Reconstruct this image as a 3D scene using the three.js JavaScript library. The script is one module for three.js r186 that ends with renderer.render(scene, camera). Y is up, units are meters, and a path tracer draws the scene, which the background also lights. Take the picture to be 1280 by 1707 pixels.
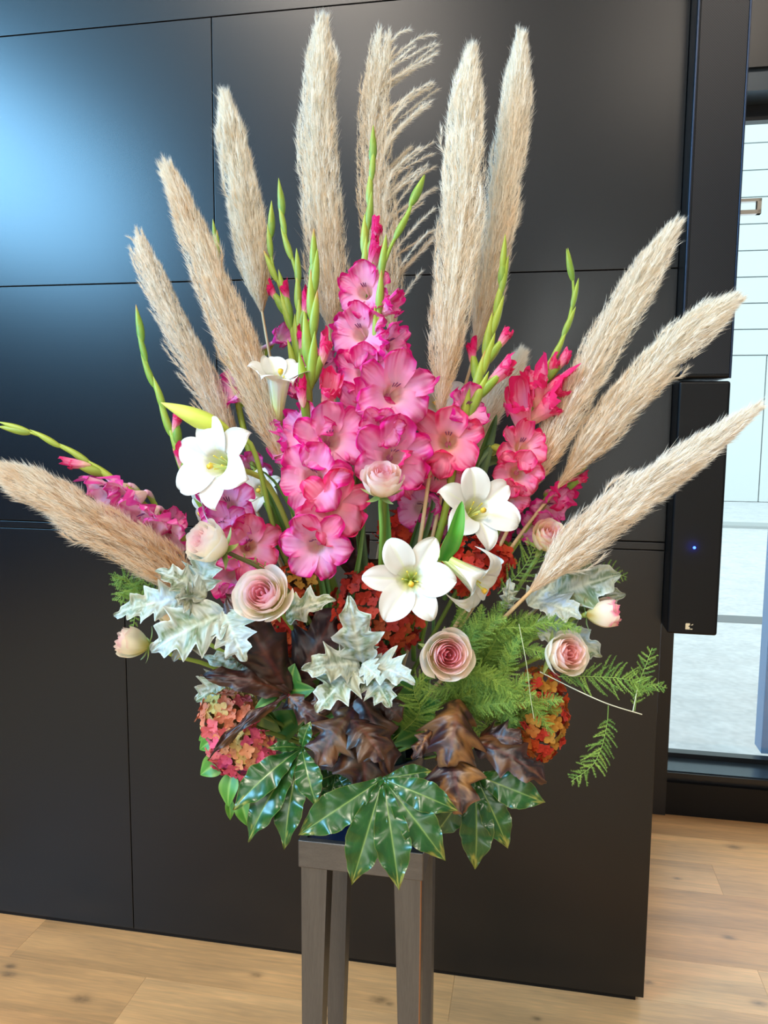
import * as THREE from 'three';
import { mergeGeometries } from 'three/addons/utils/BufferGeometryUtils.js';
import { RoundedBoxGeometry } from 'three/addons/geometries/RoundedBoxGeometry.js';
import { RectAreaLightUniformsLib } from 'three/addons/lights/RectAreaLightUniformsLib.js';

// ------------------------------------------------------------------ camera, sky, lights, exposure
const scene = new THREE.Scene();
const FOCAL = 1316.56, EYE = 1.55, YAW = 0.18719;
const camera = new THREE.PerspectiveCamera(65.909, 1280 / 1707, 0.05, 200);
camera.position.set(0, EYE, 0);
camera.rotation.order = 'YXZ';
camera.rotation.set(-0.11112, 0, 0.00759);
camera.updateMatrixWorld(true);

const renderer = new THREE.WebGLRenderer({ antialias: true });
renderer.toneMapping = THREE.LinearToneMapping;
renderer.toneMappingExposure = 1.06;
renderer.shadowMap.enabled = true;
RectAreaLightUniformsLib.init();

scene.background = new THREE.Color().setRGB(1.16, 1.5, 1.57);   // pale open sky

// the wall's own axes: U runs along the panelled wall, N points from it into the room
const U = new THREE.Vector3(Math.cos(YAW), 0, Math.sin(YAW)), N = new THREE.Vector3(-Math.sin(YAW), 0, Math.cos(YAW));
const W = (u, y, w) => new THREE.Vector3().addScaledVector(U, u).addScaledVector(N, w).setY(y);
function areaLight(color, intensity, width, height, position, target) {
  const l = new THREE.RectAreaLight(color, intensity, width, height);
  l.position.copy(position); l.lookAt(target); scene.add(l); return l;
}
const CEILING = 5.2;
// daylight entering by the high windows of the left wall
areaLight(0x84c8f8, 40, 4.7, 1.5, W(-4.93, 3.85, 2.8), W(0, 3.85, 2.8));
// daylight entering by the glazed entrance front behind the photographer
areaLight(0xfff8ee, 3.2, 4.6, 2.6, W(-1.0, 1.9, 6.9), W(-1.0, 1.9, 0));
// daylight entering by the window beside the panelled wall
areaLight(0xdcefff, 2.0, 1.7, 2.3, W(1.45, 1.5, -3.28), W(1.45, 1.5, 0));

// ------------------------------------------------------------------ helpers
function rngOf(seed) { let a = seed >>> 0; return () => { a = (a + 0x6D2B79F5) | 0; let t = Math.imul(a ^ (a >>> 15), 1 | a); t = (t + Math.imul(t ^ (t >>> 7), 61 | t)) ^ t; return ((t ^ (t >>> 14)) >>> 0) / 4294967296; }; }
const rnd = rngOf(20240611), rr = (a, b) => a + (b - a) * rnd();
const V = (x, y, z) => new THREE.Vector3(x, y, z);
const clamp = (x, a = 0, b = 1) => Math.min(b, Math.max(a, x));
const smooth = (a, b, x) => { const t = clamp((x - a) / (b - a)); return t * t * (3 - 2 * t); };
const mix = (a, b, t) => a + (b - a) * t;
const hexes = new Map();
const C = (h) => { if (!hexes.has(h)) hexes.set(h, new THREE.Color(h).toArray()); return hexes.get(h); };
const mixC = (a, b, t) => [mix(a[0], b[0], t), mix(a[1], b[1], t), mix(a[2], b[2], t)];
const mulC = (a, k) => [a[0] * k, a[1] * k, a[2] * k];
// the point of the ray through a picture position that lies at world depth z (metres)
function at(px, py, z) {
  const d = V((px - 640) / FOCAL, -(py - 853.5) / FOCAL, -1).applyQuaternion(camera.quaternion);
  return d.multiplyScalar(z / d.z).setY(d.y + EYE);
}
// a direction told as right, up, towards the photographer
const px2m = (r, z) => r * Math.abs(z) / FOCAL;   // a length seen as r at depth z, in metres
const dirOf = (a) => V(...a).applyQuaternion(camera.quaternion).normalize();
function basis(z, up) {
  const zz = z.clone().normalize(); let y = up.clone().addScaledVector(zz, -up.dot(zz));
  if (y.lengthSq() < 1e-6) y = V(0.3, 0.5, 0.7).addScaledVector(zz, -V(0.3, 0.5, 0.7).dot(zz));
  y.normalize(); const x = y.clone().cross(zz);
  return new THREE.Matrix4().makeBasis(x, y, zz);
}
const used = new Map();
function numbered(name) { const n = used.get(name) ?? 0; used.set(name, n + 1); return n ? `${name}_${String(n).padStart(3, '0')}` : name; }
function thing(name, label, category, base = V(0, 0, 0), group) {
  const o = new THREE.Group(); o.name = numbered(name); o.position.copy(base); scene.add(o);
  o.userData = { label, category }; if (group) o.userData.group = group;
  return o;
}
// geometry in world metres, put under its thing
function put(parent, name, geo, mat, extra) {
  let o = parent, off = V(0, 0, 0); while (o && o !== scene) { off.add(o.position); o = o.parent; }
  geo.translate(-off.x, -off.y, -off.z);
  const m = new THREE.Mesh(geo, mat); m.name = name; m.castShadow = m.receiveShadow = true;
  if (extra) Object.assign(m.userData, extra);
  parent.add(m); return m;
}
function structure(name, geo, mat) { const m = put(scene, numbered(name), geo, mat); m.userData.kind = 'structure'; return m; }
// a box in the wall's axes
function wallBox(u0, u1, y0, y1, w0, w1, r = 0) {
  const g = r ? new RoundedBoxGeometry(u1 - u0, y1 - y0, w1 - w0, 2, r) : new THREE.BoxGeometry(u1 - u0, y1 - y0, w1 - w0);
  g.rotateY(-YAW); const c = W((u0 + u1) / 2, (y0 + y1) / 2, (w0 + w1) / 2); g.translate(c.x, c.y, c.z); return g;
}
// grid surface: pos(u, v) with u 0..1 and v -1..1
function sheet(nu, nv, pos, col) {
  const p = new Float32Array((nu + 1) * (nv + 1) * 3), c = new Float32Array(p.length), uv = new Float32Array((nu + 1) * (nv + 1) * 2), idx = [];
  let k = 0;
  for (let i = 0; i <= nu; i++) for (let j = 0; j <= nv; j++, k++) {
    const u = i / nu, v = 2 * j / nv - 1, q = pos(u, v), w = col ? col(u, v) : [1, 1, 1];
    p[3 * k] = q[0]; p[3 * k + 1] = q[1]; p[3 * k + 2] = q[2]; c[3 * k] = w[0]; c[3 * k + 1] = w[1]; c[3 * k + 2] = w[2];
    uv[2 * k] = v * 0.5 + 0.5; uv[2 * k + 1] = u;
    if (i < nu && j < nv) { const a = k, b = k + 1, d = k + nv + 1, e = d + 1; idx.push(a, b, d, b, e, d); }
  }
  const g = new THREE.BufferGeometry();
  g.setAttribute('position', new THREE.BufferAttribute(p, 3)); g.setAttribute('color', new THREE.BufferAttribute(c, 3)); g.setAttribute('uv', new THREE.BufferAttribute(uv, 2));
  g.setIndex(idx); g.computeVertexNormals(); return g;
}
const curveOf = (pts) => new THREE.CatmullRomCurve3(pts, false, 'centripetal');
// tapered tube along a curve, closed at both ends; rad(t), col(t)
function tube(pts, rad, col, seg = 24, sides = 8) {
  const c = Array.isArray(pts) ? curveOf(pts) : pts, fr = c.computeFrenetFrames(seg, false), R = typeof rad === 'function' ? rad : () => rad, K = typeof col === 'function' ? col : () => col;
  return sheet(seg + 2, sides, (u, v) => {
    const i = Math.round(u * (seg + 2)), t = clamp((i - 1) / seg), k = clamp(i - 1, 0, seg), a = (v + 1) * Math.PI, r = i === 0 || i === seg + 2 ? 0.0001 : R(t), q = c.getPointAt(t);
    return [q.x + r * (Math.cos(a) * fr.normals[k].x + Math.sin(a) * fr.binormals[k].x), q.y + r * (Math.cos(a) * fr.normals[k].y + Math.sin(a) * fr.binormals[k].y), q.z + r * (Math.cos(a) * fr.normals[k].z + Math.sin(a) * fr.binormals[k].z)];
  }, (u) => K(clamp((u * (seg + 2) - 1) / seg)));
}
function noise2(x, y) {   // smooth value noise
  const h = (i, j) => { const s = Math.sin(i * 127.1 + j * 311.7) * 43758.5453; return s - Math.floor(s); };
  const i = Math.floor(x), j = Math.floor(y), f = x - i, g = y - j, a = f * f * (3 - 2 * f), b = g * g * (3 - 2 * g);
  return mix(mix(h(i, j), h(i + 1, j), a), mix(h(i, j + 1), h(i + 1, j + 1), a), b);
}
const fbm = (x, y) => 0.5 * noise2(x, y) + 0.3 * noise2(x * 2.1 + 7, y * 2.1) + 0.2 * noise2(x * 4.3, y * 4.3 + 3);
function texture(w, h, f, srgb = true) {
  const d = new Uint8Array(w * h * 4);
  for (let j = 0; j < h; j++) for (let i = 0; i < w; i++) { const c = f(i / w, j / h), k = 4 * (j * w + i); d[k] = c[0]; d[k + 1] = c[1]; d[k + 2] = c[2]; d[k + 3] = 255; }
  const t = new THREE.DataTexture(d, w, h); t.wrapS = t.wrapT = THREE.RepeatWrapping; t.magFilter = THREE.LinearFilter; t.minFilter = THREE.LinearMipmapLinearFilter; t.generateMipmaps = true;
  if (srgb) t.colorSpace = THREE.SRGBColorSpace; t.needsUpdate = true; return t;
}
const std = (o) => new THREE.MeshStandardMaterial({ side: THREE.DoubleSide, ...o });
const phys = (o) => new THREE.MeshPhysicalMaterial({ side: THREE.DoubleSide, ...o });
const M = {
  rose: phys({ vertexColors: true, roughness: 0.75, transmission: 0.5, thickness: 0, specularIntensity: 0.25 }),
  petal: phys({ vertexColors: true, roughness: 0.75, transmission: 0.38, thickness: 0, specularIntensity: 0.3 }),
  lily: phys({ vertexColors: true, roughness: 0.6, transmission: 0.25, thickness: 0, specularIntensity: 0.4 }),
  hair: phys({ vertexColors: true, roughness: 0.9, transmission: 0.52, thickness: 0, specularIntensity: 0.2 }),
  stem: std({ vertexColors: true, roughness: 0.5 }),
  bud: phys({ vertexColors: true, roughness: 0.45 }),
  leaf: phys({ vertexColors: true, roughness: 0.5, transmission: 0.12, thickness: 0 }),
  gloss: phys({ vertexColors: true, roughness: 0.26 }),
  silver: phys({ vertexColors: true, roughness: 0.55 }),
  dark: phys({ vertexColors: true, roughness: 0.43 }),
  fern: phys({ vertexColors: true, roughness: 0.7, transmission: 0.2, thickness: 0 }),
  panel: phys({ color: 0x070708, roughness: 0.27, ior: 1.5 }),
  seam: std({ color: 0x08080a, roughness: 0.6 }),
  black: phys({ color: 0x060607, roughness: 0.42, specularIntensity: 0.5 }),
  frame: std({ color: 0x121417, roughness: 0.3 }),
  paint: std({ color: 0xd8d5cf, roughness: 0.9 }),
  greyPaint: std({ color: 0x8a8782, roughness: 0.9 }),
  glass: phys({ color: 0xffffff, roughness: 0, transmission: 1, thickness: 0, ior: 1.45 }),
};

// ------------------------------------------------------------------ the room
const FACE = -2.0676, EDGE = 0.331, BACK = -3.2;
const plankMats = [];
for (let k = 0; k < 6; k++) {
  const base = [[206, 152, 98], [211, 158, 104], [201, 147, 95], [207, 155, 103], [213, 161, 108], [203, 150, 97]][k];
  const knots = []; for (let n = 0; n < 3; n++) knots.push([rr(0, 1), rr(0.08, 0.92), rr(0.35, 0.8)]);
  const map = texture(512, 96, (x, y) => {
    let g = fbm(x * 5 + k * 9, y * 26 + 3 * noise2(x * 6, y * 3 + k)) - 0.5; g += 0.5 * (noise2(x * 40 + k, y * 70) - 0.5);
    let d = 0; for (const [a, b, s] of knots) { const e = Math.hypot((x - a) * 38, (y - b) * 10) / s; d = Math.max(d, Math.exp(-e * e) * (0.55 + 0.45 * noise2(x * 160, y * 30))); }
    const cloud = fbm(x * 3.1 + 4 * k, y * 2.2) - 0.5, m = 1 + 0.15 * g + 0.3 * cloud - 0.4 * d;
    return [clamp(base[0] * m, 0, 255), clamp(base[1] * (m - 0.02 * g), 0, 255), clamp(base[2] * (m - 0.05 * g), 0, 255)];
  });
  plankMats.push(std({ map, roughness: 0.42 }));
}
const slab = structure('floor', wallBox(-5.2, 4.2, -0.2, -0.006, BACK, 7.2), std({ color: 0xc89f72, roughness: 0.55 }));
for (let row = 0; row < 11; row++) for (let k = -2; k < 3; k++) {
  const w0 = BACK + 0.003 + row * 0.185, u0 = k * 1.28 + (row * 0.43) % 1.28 - 0.2;
  if (u0 > 1.9 || u0 < -3.2 || (w0 + 0.2 < FACE && u0 + 1.28 < 0.3)) continue;
  const g = new THREE.BoxGeometry(1.2794, 0.006, 0.1845); g.rotateY(-YAW); const c = W(u0 + 0.64, -0.003, w0 + 0.0925); g.translate(c.x, c.y, c.z);
  put(slab, 'plank', g, plankMats[Math.floor(rnd() * 6)]);
}
structure('ceiling', wallBox(-5.2, 4.2, CEILING, CEILING + 0.2, BACK - 0.2, 7.2), std({ color: 0x8f8a82, roughness: 0.9 }));
// left wall with its high windows
const left = structure('wall_left', mergeGeometries([
  wallBox(-5.2, -5, 0, 3.08, BACK - 0.2, 7.2), wallBox(-5.2, -5, 4.62, CEILING, BACK - 0.2, 7.2), wallBox(-5.2, -5, 3.08, 4.62, BACK - 0.2, 0.4), wallBox(-5.2, -5, 3.08, 4.62, 5.2, 7.2)]), std({ color: 0x2c4f88, roughness: 0.85 }));
for (let k = 0; k < 3; k++) {
  const w0 = 0.4 + k * 1.6, w = structure('window_' + (k + 4), wallBox(-5.12, -5.1, 3.08, 4.62, w0, w0 + 1.6), M.glass);
  put(w, 'window_frame', wallBox(-5.15, -5.05, 3.08, 4.62, w0 - 0.03, w0 + 0.03), M.frame);
}
structure('wall_right', wallBox(4, 4.2, 0, CEILING, BACK - 0.2, 7.2), M.greyPaint);
// the entrance front behind the photographer: a wall with a wide glazed opening
structure('wall_front', mergeGeometries([wallBox(-5, -3.4, 0, CEILING, 7, 7.2), wallBox(1.4, 4, 0, CEILING, 7, 7.2), wallBox(-3.4, 1.4, 3.3, CEILING, 7, 7.2), wallBox(-3.4, 1.4, 0, 0.5, 7, 7.2)]), M.greyPaint);
const win2 = structure('window_2', wallBox(-3.4, 1.4, 0.5, 3.3, 7.08, 7.09), M.glass);
for (let k = 0; k <= 4; k++) put(win2, 'mullion', wallBox(-3.43 + k * 1.2, -3.37 + k * 1.2, 0.5, 3.3, 7.03, 7.12), M.frame);

// the black panelled wall: a core, and the panels that face the room with open joints between them
const wallBack = structure('wall_back', wallBox(-5, EDGE - 0.004, 0.02, 3.6, BACK, FACE - 0.02), M.seam);
const panel = (u0, u1, y0, y1) => put(wallBack, 'panel', wallBox(u0, u1, y0, y1, FACE - 0.02, FACE, 0.0015), M.panel);
const jt = 0.0009;
for (const [u0, u1] of [[-4.2, -2.5], [-2.5, -0.8605], [-0.8605, EDGE]]) {
  panel(u0 + jt, u1 - jt, 1.932, 2.6012); panel(u0 + jt, u1 - jt, 1.2595, 1.9302);
}
panel(-4.2, EDGE - jt, 2.603, 3.6);
for (const [u0, u1] of [[-4.2, -2.65], [-2.65, -1.1565], [-1.1565, EDGE]]) { panel(u0 + jt, u1 - jt, 1.238, 1.2570); panel(u0 + jt, u1 - jt, 0.018, 1.2362); }
put(wallBack, 'plinth', wallBox(-4.2, EDGE - 0.02, 0, 0.02, BACK, FACE - 0.012), M.black);
structure('wall_upper', wallBox(-5, 4, 3.6, CEILING, BACK - 0.2, BACK), M.paint);

// the window beside it
const wb = structure('wall_window', mergeGeometries([wallBox(EDGE - 0.1, 0.555, 0, 3.6, BACK - 0.2, BACK + 0.03), wallBox(0.555, 4, 2.83, 3.6, BACK - 0.2, BACK + 0.02), wallBox(0.555, 4, 0.155, 0.172, BACK - 0.2, BACK + 0.012), wallBox(2.4, 4, 0.17, 2.83, BACK - 0.2, BACK)]), M.frame);
structure('baseboard_window', wallBox(0.555, 4, 0, 0.135, BACK - 0.2, BACK + 0.02), M.black);
structure('trim_1', wallBox(0.555, 2.4, 0.135, 0.172, BACK - 0.2, BACK), M.frame);
structure('trim_2', wallBox(0.555, 2.4, 0.172, 0.176, BACK - 0.16, BACK), std({ color: 0x35424c, roughness: 0.22, metalness: 0.4 }));
structure('trim_3', wallBox(0.555, 2.4, 2.757, 2.83, BACK - 0.2, BACK), std({ color: 0x3a4650, roughness: 0.3, metalness: 0.3 }));
const win3 = structure('window_3', wallBox(0.555, 2.4, 0.19, 2.757, BACK - 0.16, BACK - 0.152), M.glass);
put(win3, 'bottom_rail', wallBox(0.555, 2.4, 0.176, 0.196, BACK - 0.18, BACK - 0.135), M.frame);
put(win3, 'top_rail', wallBox(0.555, 2.4, 2.70, 2.757, BACK - 0.18, BACK - 0.135), M.frame);
put(win3, 'mullion', wallBox(0.962, 1.05, 0.196, 1.37, BACK - 0.3, BACK - 0.2, 0.004), std({ color: 0x6f9bd0, roughness: 0.4 }));  // blue colour stands in for the sky reflected in this post

// outside: pavement with its gutter joint and the pale building over the way
const pave = texture(256, 256, (x, y) => { const g = 222 + 26 * (fbm(x * 20, y * 20) - 0.5) + 18 * (noise2(x * 120, y * 120) - 0.5); return [g, g, g * 1.01]; });
pave.repeat.set(6, 6);
structure('ground_outside', wallBox(-3, 14, -0.25, -0.012, -18, BACK - 0.2), std({ map: pave, roughness: 0.9 }));
structure('gutter', wallBox(-3, 14, -0.02, -0.008, -6.85, -6.6), std({ color: 0x80868a, roughness: 0.8 }));
structure('kerb', wallBox(-3, 14, -0.05, 0.03, -13.4, -12.9), std({ color: 0xb9bdbd, roughness: 0.8 }));
const fac = thing('facade', 'pale building front with sectional panels across the pavement outside', 'building', W(6, 0, -17.5));
const facMat = std({ color: 0xe9edec, roughness: 0.85 });
put(fac, 'core', wallBox(-3, 16, 0, 9, -18.2, -17.6), std({ color: 0xc6cdcf, roughness: 0.9 }));
for (let k = 0; k < 12; k++) put(fac, 'panel', wallBox(-3, 16, 3.0 + k * 0.52 + 0.012, 3.0 + (k + 1) * 0.52 - 0.012, -17.6, -17.5), facMat);
for (let k = 0; k < 10; k++) put(fac, 'panel', wallBox(-3 + k * 1.9 + 0.012, -3 + (k + 1) * 1.9 - 0.012, 0, 2.99, -17.6, -17.52), facMat);

// ceiling lamps and track spots
function ceilingPanel(u, w, inten) {
  const t = thing('ceiling_light', 'square white ceiling light panel', 'light', W(u, CEILING - 0.05, w), 'ceiling light panels');
  put(t, 'frame', wallBox(u - 0.62, u + 0.62, CEILING - 0.05, CEILING, w - 0.62, w + 0.62), M.paint);
  put(t, 'diffuser', wallBox(u - 0.58, u + 0.58, CEILING - 0.054, CEILING - 0.05, w - 0.58, w + 0.58), std({ color: 0xffffff, emissive: 0xfff1dc, emissiveIntensity: 1.5 }));
  areaLight(0xffefdd, inten, 1.16, 1.16, W(u, CEILING - 0.06, w), W(u, 0, w + 0.0001));
}
ceilingPanel(-1.6, 1.4, 40); ceilingPanel(1.4, 1.4, 16); ceilingPanel(-1.6, 4.4, 22); ceilingPanel(1.4, 4.4, 12);

// ------------------------------------------------------------------ speaker on the wall's end
{
  const t = thing('column_speaker', 'tall black column loudspeaker with blue light beside the window', 'speaker', W(0.389, 1.045, -2.04));
  put(t, 'lower_cabinet', wallBox(0.331, 0.447, 1.045, 1.656, -2.15, -1.985, 0.007), M.black);
  put(t, 'upper_cabinet', wallBox(0.331, 0.447, 1.662, 3.1, -2.15, -1.985, 0.007), M.black);
  const dots = texture(64, 64, (x, y) => { const e = (a, b) => Math.hypot(x - a, y - b); const d = Math.min(e(0.25, 0.25), e(0.75, 0.75), e(1.25, 0.25), e(-0.25, 0.75)); const g = d < 0.2 ? 3 : 26; return [g, g, g + 3]; });
  const gg = wallBox(0.340, 0.440, 1.672, 3.09, -1.987, -1.982); const uv = gg.attributes.uv; for (let i = 0; i < uv.count; i++) uv.setXY(i, uv.getX(i) * 18, uv.getY(i) * 255);
  put(t, 'grille', gg, std({ map: dots, roughness: 0.32, metalness: 0.35 }), { label: 'perforated black metal grille' });
  for (const u of [0.3345, 0.4435]) put(t, 'edge_strip', wallBox(u - 0.0022, u + 0.0022, 1.662, 3.1, -1.986, -1.9815, 0.001), std({ color: 0x2a3446, roughness: 0.25, metalness: 0.6 }));
  const lc = W(0.384, 1.26, -1.983), led = new THREE.SphereGeometry(0.0034, 12, 8); led.translate(lc.x, lc.y, lc.z);
  put(t, 'indicator_light', led, std({ color: 0x2040ff, emissive: 0x2f50ff, emissiveIntensity: 9 }), { label: 'small glowing blue light' });
  const pl = new THREE.PointLight(0x1838ff, 0.004, 0.3); pl.position.copy(W(0.384, 1.26, -1.972)); scene.add(pl);
  // maker's mark: a pale square cut by an arrow head
  const s = new THREE.Shape([[-0.009, -0.0075], [0.001, -0.0075], [0.001, -0.002], [-0.003, 0.0], [0.001, 0.003], [0.001, 0.0075], [-0.0075, 0.0075], [-0.009, 0.006]].map((a) => new THREE.Vector2(...a)));
  const s2 = new THREE.Shape([[0.003, 0.003], [0.0085, 0.0065], [0.0085, 0.0045], [0.006, 0.003]].map((a) => new THREE.Vector2(...a))), s3 = new THREE.Shape([[0.002, -0.0055], [0.008, -0.0055], [0.0065, -0.0075], [0.002, -0.0075]].map((a) => new THREE.Vector2(...a)));
  const lg = mergeGeometries([s, s2, s3].map((q) => new THREE.ExtrudeGeometry(q, { depth: 0.0006, bevelEnabled: false }))); lg.rotateY(-YAW); const q = W(0.382, 1.066, -1.985); lg.translate(q.x, q.y, q.z);
  put(t, 'logo', lg, std({ color: 0xd9c6a0, roughness: 0.4 }), { label: 'small pale gold maker mark' });
  const b = thing('speaker_bracket', 'slotted grey metal bracket holding the black column loudspeaker', 'bracket', W(0.4, 2.09, -2.17));
  put(b, 'arm', mergeGeometries([wallBox(0.326, 0.532, 2.102, 2.109, -2.168, -2.152), wallBox(0.326, 0.532, 2.072, 2.082, -2.168, -2.152), wallBox(0.522, 0.532, 2.072, 2.109, -2.168, -2.152), wallBox(0.326, 0.45, 2.08, 2.104, -2.168, -2.152)]), std({ color: 0xa29b90, roughness: 0.4, metalness: 0.5 }));
}

// ------------------------------------------------------------------ stand and bowl
const SA = V(-0.136, 0, -1.22), SW = 0.206, TOP = 0.875;
const ON = (a, y, b) => V(SA.x, y, SA.z).addScaledVector(U, a).addScaledVector(N, -b);   // along its front, up, back from its front
function standBox(a0, a1, y0, y1, b0, b1, r = 0) {
  const g = r ? new RoundedBoxGeometry(a1 - a0, y1 - y0, b1 - b0, 2, r) : new THREE.BoxGeometry(a1 - a0, y1 - y0, b1 - b0); g.rotateY(-YAW);
  const c = ON((a0 + a1) / 2, (y0 + y1) / 2, (b0 + b1) / 2); g.translate(c.x, c.y, c.z); return g;
}
{
  const steel = texture(256, 256, (x, y) => { const s = fbm(x * 5, y * 5), f = noise2(x * 90, y * 90), g = 102 + 16 * (s - 0.5) + 8 * (f - 0.5); return [g * 1.02, g * 0.98, g * 0.94]; });
  const steelMat = std({ map: steel, roughness: 0.4, metalness: 0.85 }), edgeMat = std({ color: 0x8a5a38, roughness: 0.5, metalness: 0.5 });
  const t = thing('pedestal_stand', 'tall square brown-grey steel pedestal stand carrying the flowers', 'stand', ON(SW / 2, 0, SW / 2));
  put(t, 'apron', standBox(0, SW, TOP - 0.047, TOP, 0, 0.012, 0.002), steelMat); put(t, 'apron', standBox(0, SW, TOP - 0.047, TOP, SW - 0.012, SW, 0.002), steelMat);
  put(t, 'apron', standBox(0, 0.012, TOP - 0.047, TOP, 0.012, SW - 0.012), steelMat); put(t, 'apron', standBox(SW - 0.012, SW, TOP - 0.047, TOP, 0.012, SW - 0.012), steelMat);
  put(t, 'top_plate', standBox(0.012, SW - 0.012, TOP - 0.012, TOP - 0.003, 0.012, SW - 0.012), std({ color: 0x1c2740, roughness: 0.2, metalness: 0.3 }), { label: 'dark blue glossy top plate' });
  for (const [sx, sz] of [[0, 0], [1, 0], [0, 1], [1, 1]]) {   // legs taper to the floor, their outer faces upright
    const g = new THREE.BoxGeometry(1, 1, 1, 1, 6, 1), p = g.attributes.position, i0 = 0.004;
    for (let i = 0; i < p.count; i++) {
      const y = mix(0, TOP - 0.045, p.getY(i) + 0.5), w = mix(0.017, 0.0435, Math.pow(y / (TOP - 0.045), 1));
      const a = p.getX(i) + 0.5, b = p.getZ(i) + 0.5, q = ON(sx ? SW - i0 - w * (1 - a) : i0 + w * a, y, sz ? SW - i0 - w * b : i0 + w * (1 - b));
      p.setXYZ(i, q.x, q.y, q.z);
    }
    g.computeVertexNormals(); const leg = put(t, 'leg', g, steelMat);
    if (sx && !sz) { const e0 = ON(SW - i0 + 0.0004, 0, i0), e1 = ON(SW - i0 + 0.0004, TOP - 0.047, i0); put(leg, 'floor_reflection_edge', tube([e0, e1], 0.0016, [1, 1, 1], 4, 6), edgeMat, { label: 'coppery edge painted as the reflected floor' }); }  // floor reflection along the leg edge, put into a coppery colour
  }
}
const HUB = ON(SW / 2, TOP + 0.12, SW / 2);   // where the stems meet, inside the bowl
{
  const prof = [[0, 0], [0.055, 0], [0.06, 0.006], [0.075, 0.04], [0.088, 0.09], [0.092, 0.13], [0.088, 0.131], [0.083, 0.09], [0.07, 0.042], [0.05, 0.012], [0, 0.01]].map((a) => new THREE.Vector2(...a));
  const g = new THREE.LatheGeometry(prof, 40); const c = ON(SW / 2, TOP - 0.003, SW / 2); g.translate(c.x, c.y, c.z);
  const t = thing('flower_bowl', 'dark bowl hidden under the leaves on the pedestal stand', 'bowl', c);
  put(t, 'body', g, std({ color: 0x1a2030, roughness: 0.3 }));
  const f = new RoundedBoxGeometry(0.11, 0.11, 0.11, 2, 0.01); f.translate(c.x, c.y + 0.085, c.z);
  const fo = thing('floral_foam', 'block of dark green floral foam inside the bowl', 'foam', V(c.x, c.y + 0.03, c.z)); put(fo, 'block', f, std({ color: 0x1b2a18, roughness: 1 }));
}
const hubNear = (k = 0.04) => HUB.clone().add(V(rr(-k, k), rr(-0.02, 0.02), rr(-k, k)));

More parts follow.
